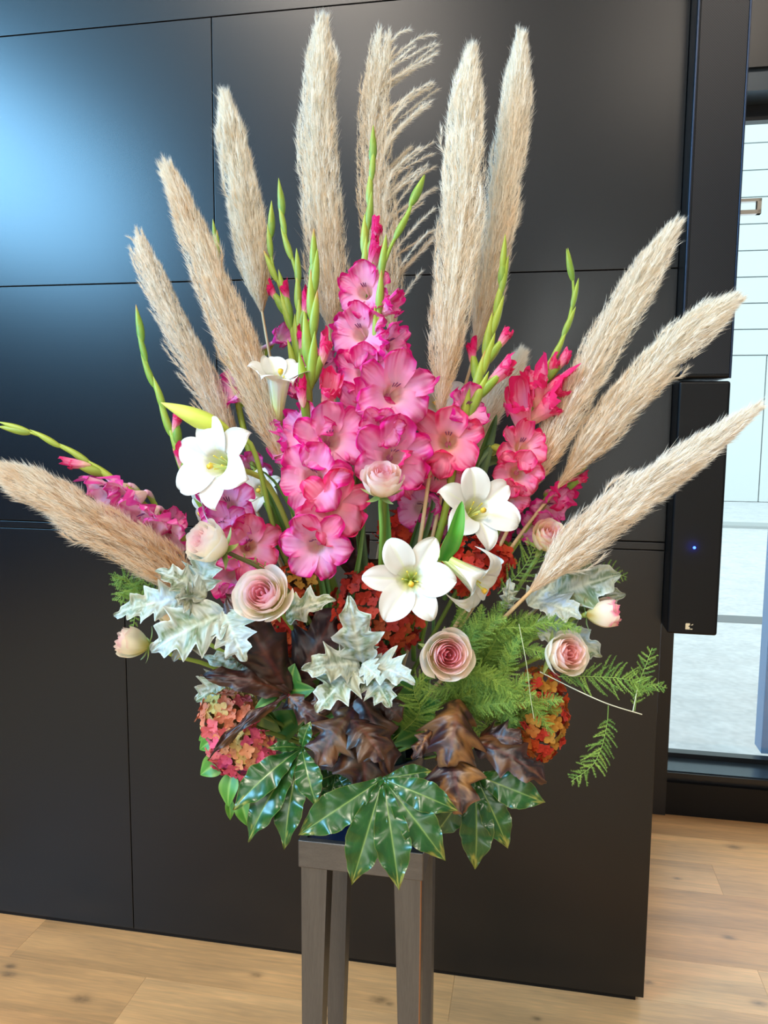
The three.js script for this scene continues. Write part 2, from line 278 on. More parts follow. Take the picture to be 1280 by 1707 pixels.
// ------------------------------------------------------------------ pampas grass
// pts: picture positions of the plume from its foot to its tip with depth; stem: on from the foot downwards
function pampas(label, pts, rad, o = {}) {
  const P = pts.map((a) => at(...a)), c = curveOf(P), L = c.getLength(), R = px2m(rad, pts[0][2]), stemEnd = o.stem ? o.stem.map((a) => at(...a)) : [hubNear()];
  const t = thing('pampas_plume', label, 'pampas grass', stemEnd[stemEnd.length - 1].clone());
  const stemPts = [...stemEnd.slice().reverse(), P[0], c.getPointAt(0.3), c.getPointAt(0.75)];
  put(t, 'stem', tube(stemPts, (s) => mix(0.0042, 0.0014, s), (s) => mixC(C('#c9a878'), C('#d9bd92'), noise2(s * 30, 1)), 30, 7), M.stem);
  const fr = c.computeFrenetFrames(100, false);
  const env = (s) => R * mix(0.2, 1, smooth(-0.02, 0.2, s)) * (o.env ? o.env(s) : Math.pow(Math.sin(Math.PI * clamp(0.09 + 0.76 * Math.pow(s, 0.9))), 0.6) * (s > 0.86 ? 1 - 0.5 * (s - 0.86) / 0.14 : 1));
  const cream = mixC(C(o.cream ?? '#f1e6d2'), [0.99, 0.96, 0.87], 0.85), tan = mixC(C(o.tan ?? '#cba673'), C('#f4cd8c'), 0.6), pos = [], col = [], nb = Math.round((o.branches ?? 95) * 2.1), hairs = Math.round((o.hairs ?? 190) * 0.72), spread = o.spread ?? 0.34;
  const side = o.droop ? dirOf(o.droop) : null;
  const add = (a, b, w, c0, c1) => { pos.push(a.x + w.x, a.y + w.y, a.z + w.z, a.x - w.x, a.y - w.y, a.z - w.z, b.x, b.y, b.z); col.push(...c0, ...c0, ...c1); };
  for (let i = 0; i < nb; i++) {
    const s0 = Math.pow(i / nb, 0.9) * 0.9, ang = i * 2.39996 + rr(-0.4, 0.4), len = (o.branchLen ?? 0.22) * rr(0.7, 1.25) * (1 - 0.35 * s0), tint = rnd();
    const tone = mixC(tan, cream, clamp((o.tone ?? 0.42) + 0.4 + 0.75 * (s0 - 0.35) + 0.6 * (tint - 0.5)));
    const reach = Math.sqrt(rr(0.06, 1.0)) * (rnd() < 0.06 ? 1.25 : 1), pathPts = [];
    const k0 = Math.round(clamp(s0) * 100), rad3 = fr.normals[k0].clone().multiplyScalar(Math.cos(ang)).addScaledVector(fr.binormals[k0], Math.sin(ang));
    const sideness = side ? clamp(rad3.dot(side) * 0.9 + 0.25) : 0, flare = side && rnd() < (o.flareShare ?? 0.62) ? sideness : 0;
    for (let q = 0; q <= 8; q++) {
      const f = q / 8, s = s0 + f * len, base = c.getPointAt(clamp(s)); if (s > 1) base.addScaledVector(fr.tangents[100], (s - 1) * L * 0.35);
      const e = env(clamp(s)) * reach * smooth(0, 0.75, f);
      base.addScaledVector(rad3, e); if (flare) { base.addScaledVector(side, flare * (o.flare ?? 0.09) * Math.pow(f, 1.7)); base.addScaledVector(fr.tangents[k0], -flare * 0.012 * f * f); }
      pathPts.push(base);
    }
    const bc = curveOf(pathPts);
    const nh = Math.round(hairs * rr(0.8, 1.2) * (0.6 + 0.6 * len / 0.26) * (flare > 0.3 && o.flare > 0.05 ? 3.6 : 1)), fz = flare > 0.3 && o.flare > 0.05 ? 1.9 : 1;
    for (let h = 0; h < nh; h++) {
      const f = Math.pow(rnd(), 0.85), a = bc.getPoint(f), tg = bc.getTangent(f), out = rad3.clone().multiplyScalar(rr(-0.15, 0.55)).add(V(rr(-1, 1), rr(-1, 1), rr(-1, 1)).multiplyScalar(0.55));
      out.addScaledVector(tg, -out.dot(tg)).normalize();
      const wild = rnd() < 0.05 ? 1.7 : 1, dir = tg.clone().addScaledVector(out, spread * fz * wild * rr(0.3, 1.35)).normalize(), hl = (o.hairLen ?? 19) / 1000 * rr(0.6, 1.4) * (1 - 0.25 * f);
      const b = a.clone().addScaledVector(dir, hl), w = dir.clone().cross(V(rr(-1, 1), rr(-1, 1), rr(-1, 1))).normalize().multiplyScalar((o.hairWide ?? 0.4) / 1000);
      const seed = rnd() < 0.07, c0 = seed ? mixC(tan, C('#9d7a4c'), 0.5 * rnd()) : mixC(tone, tan, 0.3 * rnd()), c1 = mixC(tone, cream, 0.3 + 0.6 * rnd());
      add(a, b, w, c0, c1);
    }
  }
  const nf = o.fluff ?? 11000;
  for (let i = 0; i < nf; i++) {
    const s = Math.pow(rnd(), 0.95) * 0.995, k = Math.round(s * 100), an = rnd() * 6.2832, rd = Math.sqrt(rr(0.1, 1)) * 0.93 * env(s) * (0.74 + 0.5 * noise2(an * 1.6 + s * 3, s * 9 + pts[0][0])), r3 = fr.normals[k].clone().multiplyScalar(Math.cos(an)).addScaledVector(fr.binormals[k], Math.sin(an));
    const a = c.getPoint(s).addScaledVector(r3, rd), dir = fr.tangents[k].clone().addScaledVector(r3, rr(-0.08, 0.5)).add(V(rr(-1, 1), rr(-1, 1), rr(-1, 1)).multiplyScalar(0.2)).normalize(), hl = (o.hairLen ?? 19) / 1000 * rr(0.6, 1.45) * (rnd() < 0.04 ? 1.5 : 1) * (1 - 0.35 * s);
    const tone = mixC(tan, cream, clamp((o.tone ?? 0.42) + 0.4 + 0.8 * (s - 0.4) + 1.1 * (noise2(an * 3 + 11, s * 9 - an) - 0.5) + 0.3 * (rnd() - 0.5)));
    add(a, a.clone().addScaledVector(dir, hl), dir.clone().cross(V(rr(-1, 1), rr(-1, 1), rr(-1, 1))).normalize().multiplyScalar(0.00042), mixC(tone, tan, 0.25 * rnd()), mixC(tone, cream, 0.25 + 0.5 * rnd()));
  }
  const g = new THREE.BufferGeometry(); g.setAttribute('position', new THREE.Float32BufferAttribute(pos, 3)); g.setAttribute('color', new THREE.Float32BufferAttribute(col, 3)); g.computeVertexNormals();
  put(t, 'plume', g, M.hair, { kind: 'stuff' });
  return t;
}

// ------------------------------------------------------------------ gladioli
function gladTepal(R, phi, k, open, hue, seed) {
  const rz = rngOf(seed * 7 + 1), ph = rz() * 6.28, ph2 = rz() * 6.28, ruf = 0.085 + 0.07 * rz(), outer = k % 2, wid = (outer ? 0.92 : 1.16) * (0.88 + 0.24 * rz()), len = 0.9 + 0.2 * rz();
  const up = Math.sin(phi), bend = (rz() - 0.5) * 0.35 + (up < -0.2 ? 0.22 : up > 0.6 ? -0.25 : 0.05), sway = (rz() - 0.5) * 0.3;
  const hot = hue.hot, pale = hue.pale, throat = hue.throat, er = [Math.cos(phi), Math.sin(phi)], et = [-er[1], er[0]];
  return sheet(24, 18, (u, v) => {
    let r, z, w, s = 0; const av = Math.abs(v);
    if (u < 0.32) { const q = u / 0.32; r = 0.05 + 0.2 * Math.pow(q, 0.8); z = -0.7 + 0.52 * q; w = 0.045 + 0.16 * q; }
    else { s = (u - 0.32) / 0.68; r = 0.25 + 0.75 * Math.sin(s * 1.45) * len; z = -0.18 + 0.3 * Math.sin(s * 1.7) - (0.16 + bend) * s * s; w = (0.205 + 0.235 * Math.sin(Math.PI * Math.min(1, 0.02 + 0.66 * s))) * Math.pow(Math.max(0, 1 - Math.pow(s, open < 0.6 ? 5 : 2.7)), 0.65) * wid * (1 + 0.07 * s * Math.sin(19 * s + ph + (v > 0 ? 2 : 0))); }
    const flare = mix(0.2, 1, open); r = mix(Math.min(r, 0.2 + 0.12 * s), r, flare * open); w *= mix(1.25, 1, clamp(open * 1.6)); z += (1 - open) * s * 0.7 - (outer ? 0.05 : -0.02) * u; w *= mix(0.62, 1, open);
    z += s * Math.pow(av, 1.4) * ruf * 1.5 * (Math.sin(9 * s + v * 3 + ph) + 0.55 * Math.sin(17 * s + (v > 0 ? 0 : 2.4) + ph2)) + ruf * 0.5 * s * s * Math.sin(v * 6 + ph2);
    z += 0.1 * s * (1 - s) * 4 * av * av * 0.6 - 0.03 * Math.exp(-v * v * 40) * s;
    const rho = Math.max(r, 0.3), c = r - rho, a = w * v / rho, x = c + rho * Math.cos(a) - 0.06 * s * s * av * (outer ? 0 : 1), y = rho * Math.sin(a) + sway * 0.3 * s * s;
    return [R * (er[0] * x + et[0] * y), R * (er[1] * x + et[1] * y), R * z];
  }, (u, v) => {
    const s = clamp((u - 0.3) / 0.7), av = Math.abs(v), streak = noise2(v * 9 + seed, s * 2.2 + seed) - 0.5, vein = Math.sin(v * 26 + ph) * 0.5, e = 0.75 * Math.pow(s, 1.1) + 0.62 * Math.pow(av, 2.2) * smooth(0.05, 0.6, s) + 0.5 * streak * smooth(0, 0.4, s) + 0.12 * vein * s + (hue.more ?? 0) - (av < 0.12 ? 0.22 * (1 - s) : 0);
    let c = mixC(pale, hot, smooth(0.12, 0.95, e)); if (u < 0.5) c = mixC(throat, c, smooth(0.1, 0.5, u)); return c;
  });
}
const PINK = { hot: C('#e01589'), pale: C('#f8a2cf'), throat: C('#f8d3c8') };
const CORAL = { hot: C('#e6246e'), pale: C('#f895b4'), throat: C('#f9cdb0') };
const MAUVE = { hot: C('#de2a98'), pale: C('#f3a6d8'), throat: C('#f7dcd0') };
const ROSY = { hot: C('#e0146e'), pale: C('#f06aa6'), throat: C('#f9cfc0'), more: 0.16 };
const SOFT = { hot: C('#e23f9c'), pale: C('#fbc4dc'), throat: C('#f8dcd0'), more: -0.12 };
let gladSeed = 11;
function floret(t, x, y, z, dir, r, open, hue, stemAt) {
  const R = px2m(r * 1.17, z), pos = at(x, y, z), d = dirOf(dir), m = basis(d, dirOf([rr(-0.3, 0.3), 1, 0.2])).setPosition(pos), turn = rr(-0.3, 0.3);
  const f = new THREE.Group(); f.name = 'floret'; f.position.copy(pos).sub(t.position); t.add(f);
  for (let k = 0; k < 6; k++) { const g = gladTepal(R, Math.PI / 2 + k * Math.PI / 3 + turn, k, clamp(open + rr(-0.08, 0.04), 0, 1), hue, gladSeed++); g.applyMatrix4(m); put(f, 'petal', g, M.petal); }
  if (open > 0.6) for (let k = 0; k < 3; k++) {
    const a = 1.57 + (k - 1) * 0.5 + turn, p = [V(0, 0.02 * R, -0.6 * R), V(0.06 * Math.cos(a) * R, (0.08 + 0.06 * Math.sin(a)) * R, -0.25 * R), V(0.16 * Math.cos(a) * R, (0.1 + 0.12 * Math.sin(a)) * R, 0.08 * R)].map((q) => q.applyMatrix4(m));
    put(f, 'stamen', tube(p, (s) => s > 0.65 ? 0.0009 : 0.0005, (s) => s > 0.65 ? C('#7a3a6e') : C('#f3c9d2'), 8, 5), M.stem);
  }
  const back = V(0, 0, -0.74 * R).applyMatrix4(m);
  if (stemAt) {
    const tubePts = [back.clone().lerp(pos, 0.12), back, back.clone().lerp(stemAt, 0.55).addScaledVector(d, -0.006), stemAt];
    put(f, 'flower_tube', tube(tubePts, (s) => mix(0.07 * R + 0.0012, 0.0035, s), (s) => mixC(hue.pale, C('#8fae3e'), smooth(0.1, 0.6, s)), 10, 7), M.petal);
    put(f, 'bract', leafBetween(stemAt, back.clone().lerp(pos, 0.15), d.clone().negate().add(V(0, -0.2, 0)), { width: 0.2, fold: 0.9, nu: 12, nv: 6, shape: (u) => Math.sin(Math.PI * Math.pow(u * 0.97 + 0.02, 0.6)), col: (u) => mixC(C('#6f9631'), C('#8fa83f'), u) }), M.bud);
  }
  return f;
}
// a pointed green bud: base, tip direction; pink: how far the petals show
function budGeo(a, b, wide, c0, c1, flat = 0.65, tipC) {
  const ax = b.clone().sub(a), L = ax.length(), m = basis(ax, V(0.2, 0.1, 1)).setPosition(a);
  const g = sheet(14, 10, (u, v) => { const an = (v + 1) * Math.PI, r = wide * Math.pow(Math.sin(Math.PI * Math.pow(clamp(u * 0.985 + 0.01), 0.7)), 0.85), k = 1 + 0.07 * Math.cos(an * 3 + u * 4); return [r * k * Math.cos(an), r * k * flat * Math.sin(an), L * u]; },
    (u, v) => { const c = mixC(c0, c1, clamp(u + 0.4 * (noise2(u * 8, v * 9) - 0.5))); return tipC ? mixC(c, tipC, smooth(0.72, 0.98, u)) : c; });
  g.applyMatrix4(m); return g;
}
// spike: picture points from the tip down; o.buds: share of the path that carries buds; florets: [x, y, z, dir, radius, open, hue]
function gladiolus(label, pts, o = {}) {
  const P = pts.map((a) => at(...a)), foot = o.foot ? at(...o.foot) : hubNear(); P.push(foot);
  const c = curveOf(P), L = c.getLength(), t = thing('gladiolus', label, 'gladiolus', foot.clone());
  const g0 = C(o.green ?? '#899e34'), g1 = C(o.green2 ?? '#5f852c');
  put(t, 'stem', tube(c, (s) => mix(0.002, 0.0058, smooth(0, 0.4, s)), (s) => mixC(g0, C('#5c8a33'), smooth(0.2, 0.9, s)), 40, 8), M.stem);
  const n = o.n ?? 9, end = o.end ?? 0.4, side0 = dirOf(o.side ?? [1, 0, 0.2]);
  for (let i = 0; i < n; i++) {
    const f = i / n, s = end * Math.pow((i + 0.9) / n, 1.0), a = c.getPointAt(s), tg = c.getTangentAt(s).negate(), sd = side0.clone().multiplyScalar(i % 2 ? 1 : -1).add(dirOf([0, 0, 0.35])); sd.addScaledVector(tg, -sd.dot(tg)).normalize();
    const len = mix(0.052, 0.074, f) * (o.size ?? 1), w = mix(0.0045, 0.0076, f) * (o.size ?? 1), tip = a.clone().addScaledVector(tg, len).addScaledVector(sd, len * mix(0.06, 0.2, f) * (o.splay ?? 1));
    put(t, 'bud', budGeo(a.addScaledVector(sd, 0.001), tip, w, mixC(g1, g0, rr(0.2, 0.8)), mixC(g0, C('#b4bd45'), rr(0, 0.6)), 0.7, rnd() < 0.2 ? C('#b98a4c') : null), M.bud);
  }
  { const a = c.getPointAt(0.015), b = at(...pts[0]).addScaledVector(c.getTangentAt(0).negate(), 0.006); put(t, 'bud', budGeo(c.getPointAt(Math.min(0.16, 0.05 / L)), b, 0.0062 * (o.size ?? 1), g1, g0), M.bud); void a; }
  for (const [x, y, z, dir, len, hue] of o.pinkBuds ?? []) {
    const a = at(x, y, z), d = dirOf(dir), ll = px2m(len, z); let best = 0, bd = 9; for (let k = 0; k <= 60; k++) { const e = c.getPointAt(k / 60).distanceTo(a.clone().addScaledVector(d, -ll * 0.5)); if (e < bd) { bd = e; best = k / 60; } }
    const root = c.getPointAt(Math.min(1, best + 0.03)), tip = a.clone().addScaledVector(d, ll * 0.55);
    put(t, 'bud', budGeo(root, tip, 0.0078, g1, g0), M.bud);
    const pf = floret(t, x + d.x * len * 0.3, y - d.y * len * 0.3, z, dir, len * 0.72, 0.14, hue ?? ROSY, null); pf.name = 'opening_bud';
  }
  for (const [x, y, z, dir, r, open, hue] of o.florets ?? []) {
    const p = at(x, y, z).addScaledVector(dirOf(dir), -r * 0.0009); let best = 0, bd = 9; for (let k = 0; k <= 60; k++) { const e = c.getPointAt(k / 60).distanceTo(p); if (e < bd) { bd = e; best = k / 60; } }
    floret(t, x, y, z, dir, r, open ?? 1, hue ?? PINK, c.getPointAt(Math.min(1, best + 0.025)));
  }
  return t;
}

// ------------------------------------------------------------------ leaves
// blade from a to b, its face turned to n; o.width is the half width over the length
function leafBetween(a, b, n, o = {}) {
  const ax = b.clone().sub(a), L = ax.length(), y = ax.clone().normalize(), z = n.clone().addScaledVector(y, -n.dot(y)).normalize(), x = y.clone().cross(z), m = new THREE.Matrix4().makeBasis(x, y, z).setPosition(a);
  const sh = o.shape ?? ((u) => Math.pow(Math.sin(Math.PI * Math.pow(clamp(u * 0.99 + 0.005), 0.8)), 0.9)), W0 = (o.width ?? 0.25), fold = o.fold ?? 0.25, bend = o.bend ?? 0.1, wave = o.wave ?? 0, wf = o.waves ?? 5, twist = o.twist ?? 0, ph = o.phase ?? 0, sl = o.slant ?? 0, curl = o.curl ?? 0, tipBend = o.tipBend ?? 0;
  const g = sheet(o.nu ?? 30, o.nv ?? 12, (u, v) => {
    const w = W0 * sh(u, v), av = Math.abs(v), ang = twist * (u - 0.3) + 0; let lx = w * v, lz = fold * w * av + wave * Math.sin(wf * 6.283 * u + ph + (v > 0 ? 1.3 : 0)) * av * av - curl * av * av * w * 1.4, ly = u + sl * w * av;
    if (o.crinkle) lz += o.crinkle * (fbm(u * 7 + ph, v * 2.5 + ph * 2) - 0.5);
    if (o.rib) lz += o.rib * W0 * Math.sin((u - sl * 0.9 * w * av) * 6.283 * (o.ribs ?? 8)) * Math.sin(Math.PI * av) * sh(u, v);
    const cx = lx * Math.cos(ang) - lz * Math.sin(ang), cz = lx * Math.sin(ang) + lz * Math.cos(ang);
    return [L * cx, L * ly, L * (cz + bend * 4 * u * (1 - u) - tipBend * Math.pow(u, 3))];
  }, o.col ?? (() => [0.1, 0.3, 0.05]));
  g.applyMatrix4(m); return g;
}
const toothed = (n, deep, env, jitter = 0) => (u, v) => { const q = u * n + jitter + (v > 0 ? 0.35 : 0), i = Math.floor(q), f = q - i, p = 0.6 + 0.2 * noise2(i * 3.7 + jitter * 9, v > 0 ? 4 : 9), k = f < p ? f / p : (1 - f) / (1 - p), big = 0.72 + 0.5 * noise2(i * 5.1 + jitter * 31, v > 0 ? 2 : 7), g = (q * 2.6) % 1; return env(u) * (1 - deep * (1 - big * Math.pow(k, 1.25)) * smooth(0.02, 0.2, u) + 0.03 * g * smooth(0.1, 0.3, u)); };
const holmEnv = (u) => Math.pow(Math.sin(Math.PI * Math.pow(clamp(u * 0.97 + 0.02), 0.72)), 0.8) * (1 - 0.35 * u) * 1.15 + 0.012;
const oakEnv = (u) => (0.1 + 0.9 * Math.pow(Math.sin(Math.PI * Math.pow(clamp(u * 0.96 + 0.03), 0.85)), 0.85)) * smooth(1.0, 0.93, u) + 0.015;
let leafSeed = 3;
function veins(u, v, n, sharp = 0.12) { const q = (u - 0.28 * Math.abs(v)) * n, f = Math.abs(q - Math.round(q)); return Math.max(Math.abs(v) < 0.07 ? 1 : 0, f < sharp && Math.abs(v) < 0.85 ? 0.6 : 0); }
// one silvery leaf as a part: positions of foot and tip, depth each, half width share
function silverLeaf(t, a, b, o = {}) {
  const s = leafSeed++, r = rngOf(s * 77), green = o.green ?? 0.35;
  const g = leafBetween(at(...a), at(...b), dirOf(o.n ?? [0, 0.2, 1]), {
    width: (o.width ?? 0.34) * 1.25, nu: 80, nv: 14, shape: toothed(o.teeth ?? 4, o.deep ?? 0.5, holmEnv, r() * 0.5), slant: 0.4, fold: o.fold ?? 0.2, bend: o.bend ?? 0.06, wave: 0.02 + 0.02 * r(), waves: 3, phase: r() * 6, twist: o.twist ?? (r() - 0.5) * 0.5, rib: 0.02, ribs: 5, crinkle: 0.09, tipBend: o.tipBend ?? 0.1,
    col: (u, v) => { const q = fbm(u * 5 + s, v * 3 + s), f = noise2(u * 60 + s, v * 26), blot = smooth(0.44, 0.62, q); let c = mixC(C('#aab1a6'), C('#5c6e46'), clamp(green * 1.3 * blot + 0.12 + 0.6 * (f - 0.5))); c = mixC(c, C('#a3b6c8'), (o.blue ?? 0.2) * smooth(0.5, 0.75, fbm(u * 3 + 9 + s, v * 2))); c = mixC(c, C('#b3ab80'), 0.4 * smooth(0.5, 0.7, fbm(u * 4 + 31 + s, v * 4))); const e = Math.abs(v) > 0.86 ? 0.5 : 0; c = mixC(c, C('#d8dad2'), e); return mixC(c, C('#cfd2bc'), 0.5 * veins(u, v, 6, 0.05)); },
  });
  return put(t, 'leaf', g, M.silver);
}
function darkLeaf(t, a, b, o = {}) {
  const s = leafSeed++, r = rngOf(s * 91), warm = o.warm ?? 0.2;
  const g = leafBetween(at(...a), at(...b), dirOf(o.n ?? [0, 0.3, 1]), {
    width: o.width ?? 0.36, nu: 56, nv: 14, shape: toothed(o.teeth ?? 3, o.deep ?? 0.5, oakEnv, r() * 0.4), slant: 0.3, fold: o.fold ?? 0.12, bend: o.bend ?? 0.1, wave: 0.03 + 0.03 * r(), waves: 2.5, phase: r() * 6, twist: o.twist ?? (r() - 0.5) * 0.7, rib: 0.03, ribs: 5, crinkle: 0.06, curl: o.curl ?? 0.3, tipBend: o.tipBend ?? 0.15,
    col: (u, v) => { const q = fbm(u * 4 + s, v * 2.5 + s); let c = mixC(C('#170c0d'), C('#36190f'), smooth(0.35, 0.65, q)); c = mixC(c, C('#b07a40'), warm * 0.8 * smooth(0.42, 0.72, fbm(u * 3.3 + 17 + s, v * 2 + 5)) * (0.5 + 0.5 * noise2(u * 50, v * 20))); c = mixC(c, C('#2c1526'), 0.4 * smooth(0.5, 0.7, fbm(u * 2 + 41 + s, v * 2))); return mixC(c, C('#6a3024'), 0.4 * veins(u, v, 5, 0.04)); },
  });
  return put(t, 'leaf', g, M.dark);
}
const stemTo = (t, pts, r0, r1, c0, c1, name = 'stem') => put(t, name, tube(pts, (s) => mix(r0, r1, s), (s) => mixC(C(c0), C(c1), s), 20, 7), M.stem);
const fatsiaShape = (u) => { const k = u < 0.58 ? smooth(-0.08, 0.58, u) : Math.pow(Math.max(0, Math.cos(Math.PI / 2 * (u - 0.58) / 0.42)), 1.15); return 0.12 * (1 - u) + 0.95 * k + 0.008; };
// palm-shaped leaf: heart position, tips of its lobes
function fatsia(label, heart, tips, o = {}) {
  const h = at(...heart), base = hubNear(0.05), t = thing('fatsia_leaf', label, 'leaf', base.clone());
  stemTo(t, [base, base.clone().lerp(h, 0.5).add(V(0, 0.02, 0.01)), h.clone().add(dirOf([0, 0.004, -0.006]))], 0.0035, 0.0026, '#4d7a2c', '#8fae58');
  for (const [x, y, z, wd, nn] of tips) {
    const s = leafSeed++, r = rngOf(s * 57);
    const g = leafBetween(h, at(x, y, z), dirOf(nn ?? o.n ?? [0, 0.25, 1]), { width: (wd ?? 0.2) * 0.95, nu: 48, nv: 32, shape: (u, v) => fatsiaShape(u) * (1 - 0.06 * Math.max(0, Math.sin(u * 38 + (v > 0 ? 2 : 0))) * smooth(0.35, 0.6, u)), slant: 0.1, fold: 0.16, bend: o.bend ?? 0.07, wave: 0.028, waves: 4.5, phase: r() * 6, twist: (r() - 0.5) * 0.5, rib: 0.03, ribs: 6, tipBend: 0.12,
      col: (u, v) => { const q = fbm(u * 5 + s, v * 3); let c = mixC(C('#193f18'), C('#28541f'), q); c = mixC(c, C('#b9a94a'), 0.55 * smooth(0.86, 1.0, u + 0.3 * (noise2(u * 14 + s, v * 5) - 0.5)) * (0.4 + 0.6 * noise2(u * 30, v * 9 + s))); if (Math.abs(v) > 0.97) c = mixC(c, C('#8f9a4a'), 0.4); return mixC(c, C('#9db35c'), Math.abs(v) < 0.02 ? 0.6 * (1 - 0.3 * u) : 0.06 * veins(u, v, 8, 0.06)); } });
    put(t, 'lobe', g, M.gloss);
  }
  return t;
}
const GREEN = (c0, c1, rib = '#9dbb58') => (u, v) => mixC(mixC(C(c0), C(c1), fbm(u * 4, v * 3)), C(rib), Math.abs(v) < 0.07 ? 0.5 : 0.2 * (Math.abs(Math.sin(v * 14)) > 0.93 ? 1 : 0));
// sword-shaped blade along picture points
function swordLeaf(t, pts, wide, c0, c1, n = [0.2, 0, 1], name = 'leaf') {
  const c = curveOf(pts.map((a) => a.isVector3 ? a : at(...a))), nn = dirOf(n);
  const g = sheet(30, 6, (u, v) => { const p = c.getPointAt(u), tg = c.getTangentAt(u), x = tg.clone().cross(nn).normalize(), w = wide / 1000 * (0.55 + 0.45 * smooth(0, 0.3, u)) * Math.pow(Math.max(0.0004, 1 - Math.pow(u, 3)), 0.7); p.addScaledVector(x, w * v).addScaledVector(nn, w * 0.5 * Math.abs(v)); return [p.x, p.y, p.z]; },
    (u, v) => mixC(mixC(C(c0), C(c1), clamp(u * 0.6 + 0.6 * (noise2(u * 3, v * 9) - 0.3))), C('#8fb050'), 0.25 * (Math.abs(Math.sin(v * 12)) > 0.9 ? 1 : 0)));
  return put(t, name, g, M.leaf);
}

// ------------------------------------------------------------------ lilies
function lilyTepal(R, phi, k, o, seed) {
  const rz = rngOf(seed), ph = rz() * 6.28, wid = (k % 2 ? 0.86 : 1.14) * (0.92 + 0.16 * rz()), len = 0.95 + 0.1 * rz(), cur = (o.curl ?? 0.3) * (0.8 + 0.5 * rz()), er = [Math.cos(phi), Math.sin(phi)], et = [-er[1], er[0]], T = o.tubeLen ?? 1.35, op = o.open ?? 1;
  return sheet(28, 14, (u, v) => {
    let r, z, w, s = 0;
    if (u < 0.5) { const q = u / 0.5; r = 0.06 + 0.24 * Math.pow(q, 1.7); z = -T + (T - 0.12) * q; w = 0.05 + 0.15 * Math.pow(q, 1.2); }
    else { s = (u - 0.5) / 0.5; r = 0.3 + (0.72 * Math.sin(s * 1.5) * len) * op; z = -0.12 + (0.30 * Math.sin(s * 1.7)) + (1 - op) * 0.5 * s - cur * Math.pow(s, 2.4); r -= cur * 0.14 * Math.pow(s, 5); w = (0.205 + 0.19 * Math.sin(Math.PI * Math.min(1, s * 1.15 + 0.05))) * Math.pow(Math.max(0, 1 - Math.pow(s, 1.55)), 0.86); }
    w *= wid * mix(1, o.wide ?? 1, s); z += 0.03 * s * Math.pow(Math.abs(v), 2) * Math.sin(v * 5 + s * 5 + ph) * 1.6 + 0.045 * s * (1 - s) * 4 * Math.abs(v) - 0.02 * Math.exp(-v * v * 60) * smooth(0.3, 0.7, u);
    if (k % 2) { r += 0.015; z -= 0.03; }
    const rho = Math.max(r, 0.34), c = r - rho, a = w * v / rho, x = c + rho * Math.cos(a), y = rho * Math.sin(a);
    return [R * (er[0] * x + et[0] * y), R * (er[1] * x + et[1] * y), R * z];
  }, (u, v) => { let c = mixC(C('#eae9e2'), C('#e2e0d0'), 0.5 * noise2(u * 4 + seed, v * 3)); c = mixC(C('#e9f08c'), c, smooth(0.18, 0.58, u + 0.12 * Math.abs(v))); if (Math.abs(v) < 0.09) c = mixC(c, C('#e6ecb4'), 0.55 * smooth(1, 0.4, u)); return c; });
}
let lilySeed = 501;
function lily(label, x, y, z, dir, r, o = {}) {
  const R = px2m(r, z), pos = at(x, y, z), d = dirOf(dir), m = basis(d, dirOf(o.up ?? [0, 1, 0])).setPosition(pos), foot = o.foot ? at(...o.foot) : hubNear(0.03), t = thing('lily', label, 'lily', foot.clone());
  for (let k = 0; k < 6; k++) { const g = lilyTepal(R, Math.PI / 2 + k * Math.PI / 3 + (o.turn ?? 0), k, o, lilySeed++); g.applyMatrix4(m); put(t, 'petal', g, M.lily); }
  const T = o.tubeLen ?? 1.35, back = V(0, 0, -(T - 0.03) * R).applyMatrix4(m), pist = o.pistil ?? 1;
  if (pist) {
    const p = [V(0, 0, -1.1 * R), V(0, -0.04 * R, -0.4 * R), V(0.02 * R, -0.12 * R, 0.14 * R)].map((q) => q.applyMatrix4(m)); put(t, 'pistil', tube(p, (s) => s > 0.9 ? 0.0042 : 0.0018, (s) => s > 0.88 ? C('#e0b838') : C('#dfe48a'), 16, 7), M.stem);
    for (let k = 0; k < 5; k++) { const a = -0.5 + k * 1.2566, e = V(0.17 * Math.cos(a) * R, (0.02 + 0.15 * Math.sin(a)) * R, -0.12 * R), q = [V(0, 0, -1.1 * R), V(e.x * 0.5, e.y * 0.5, -0.5 * R), e].map((w) => w.clone().applyMatrix4(m)); put(t, 'stamen', tube(q, (s) => s > 0.9 ? 0.0014 : 0.0009, (s) => s > 0.85 ? C('#e6d04a') : C('#e6efb0'), 10, 5), M.stem); }
  }
  const mid = o.via ? o.via.map((a) => at(...a)) : [back.clone().lerp(foot, 0.4).add(V(0, 0.015, -0.01))];
  stemTo(t, [V(0, 0, -(T - 0.12) * R).applyMatrix4(m), back, ...mid, foot], 0.0046, 0.0042, '#b9c85c', '#4f7c30');
  for (const [pts, w, c0, c1] of o.leaves ?? []) swordLeaf(t, pts, w, c0 ?? '#2c5e23', c1 ?? '#3f7a2c');
  return t;
}

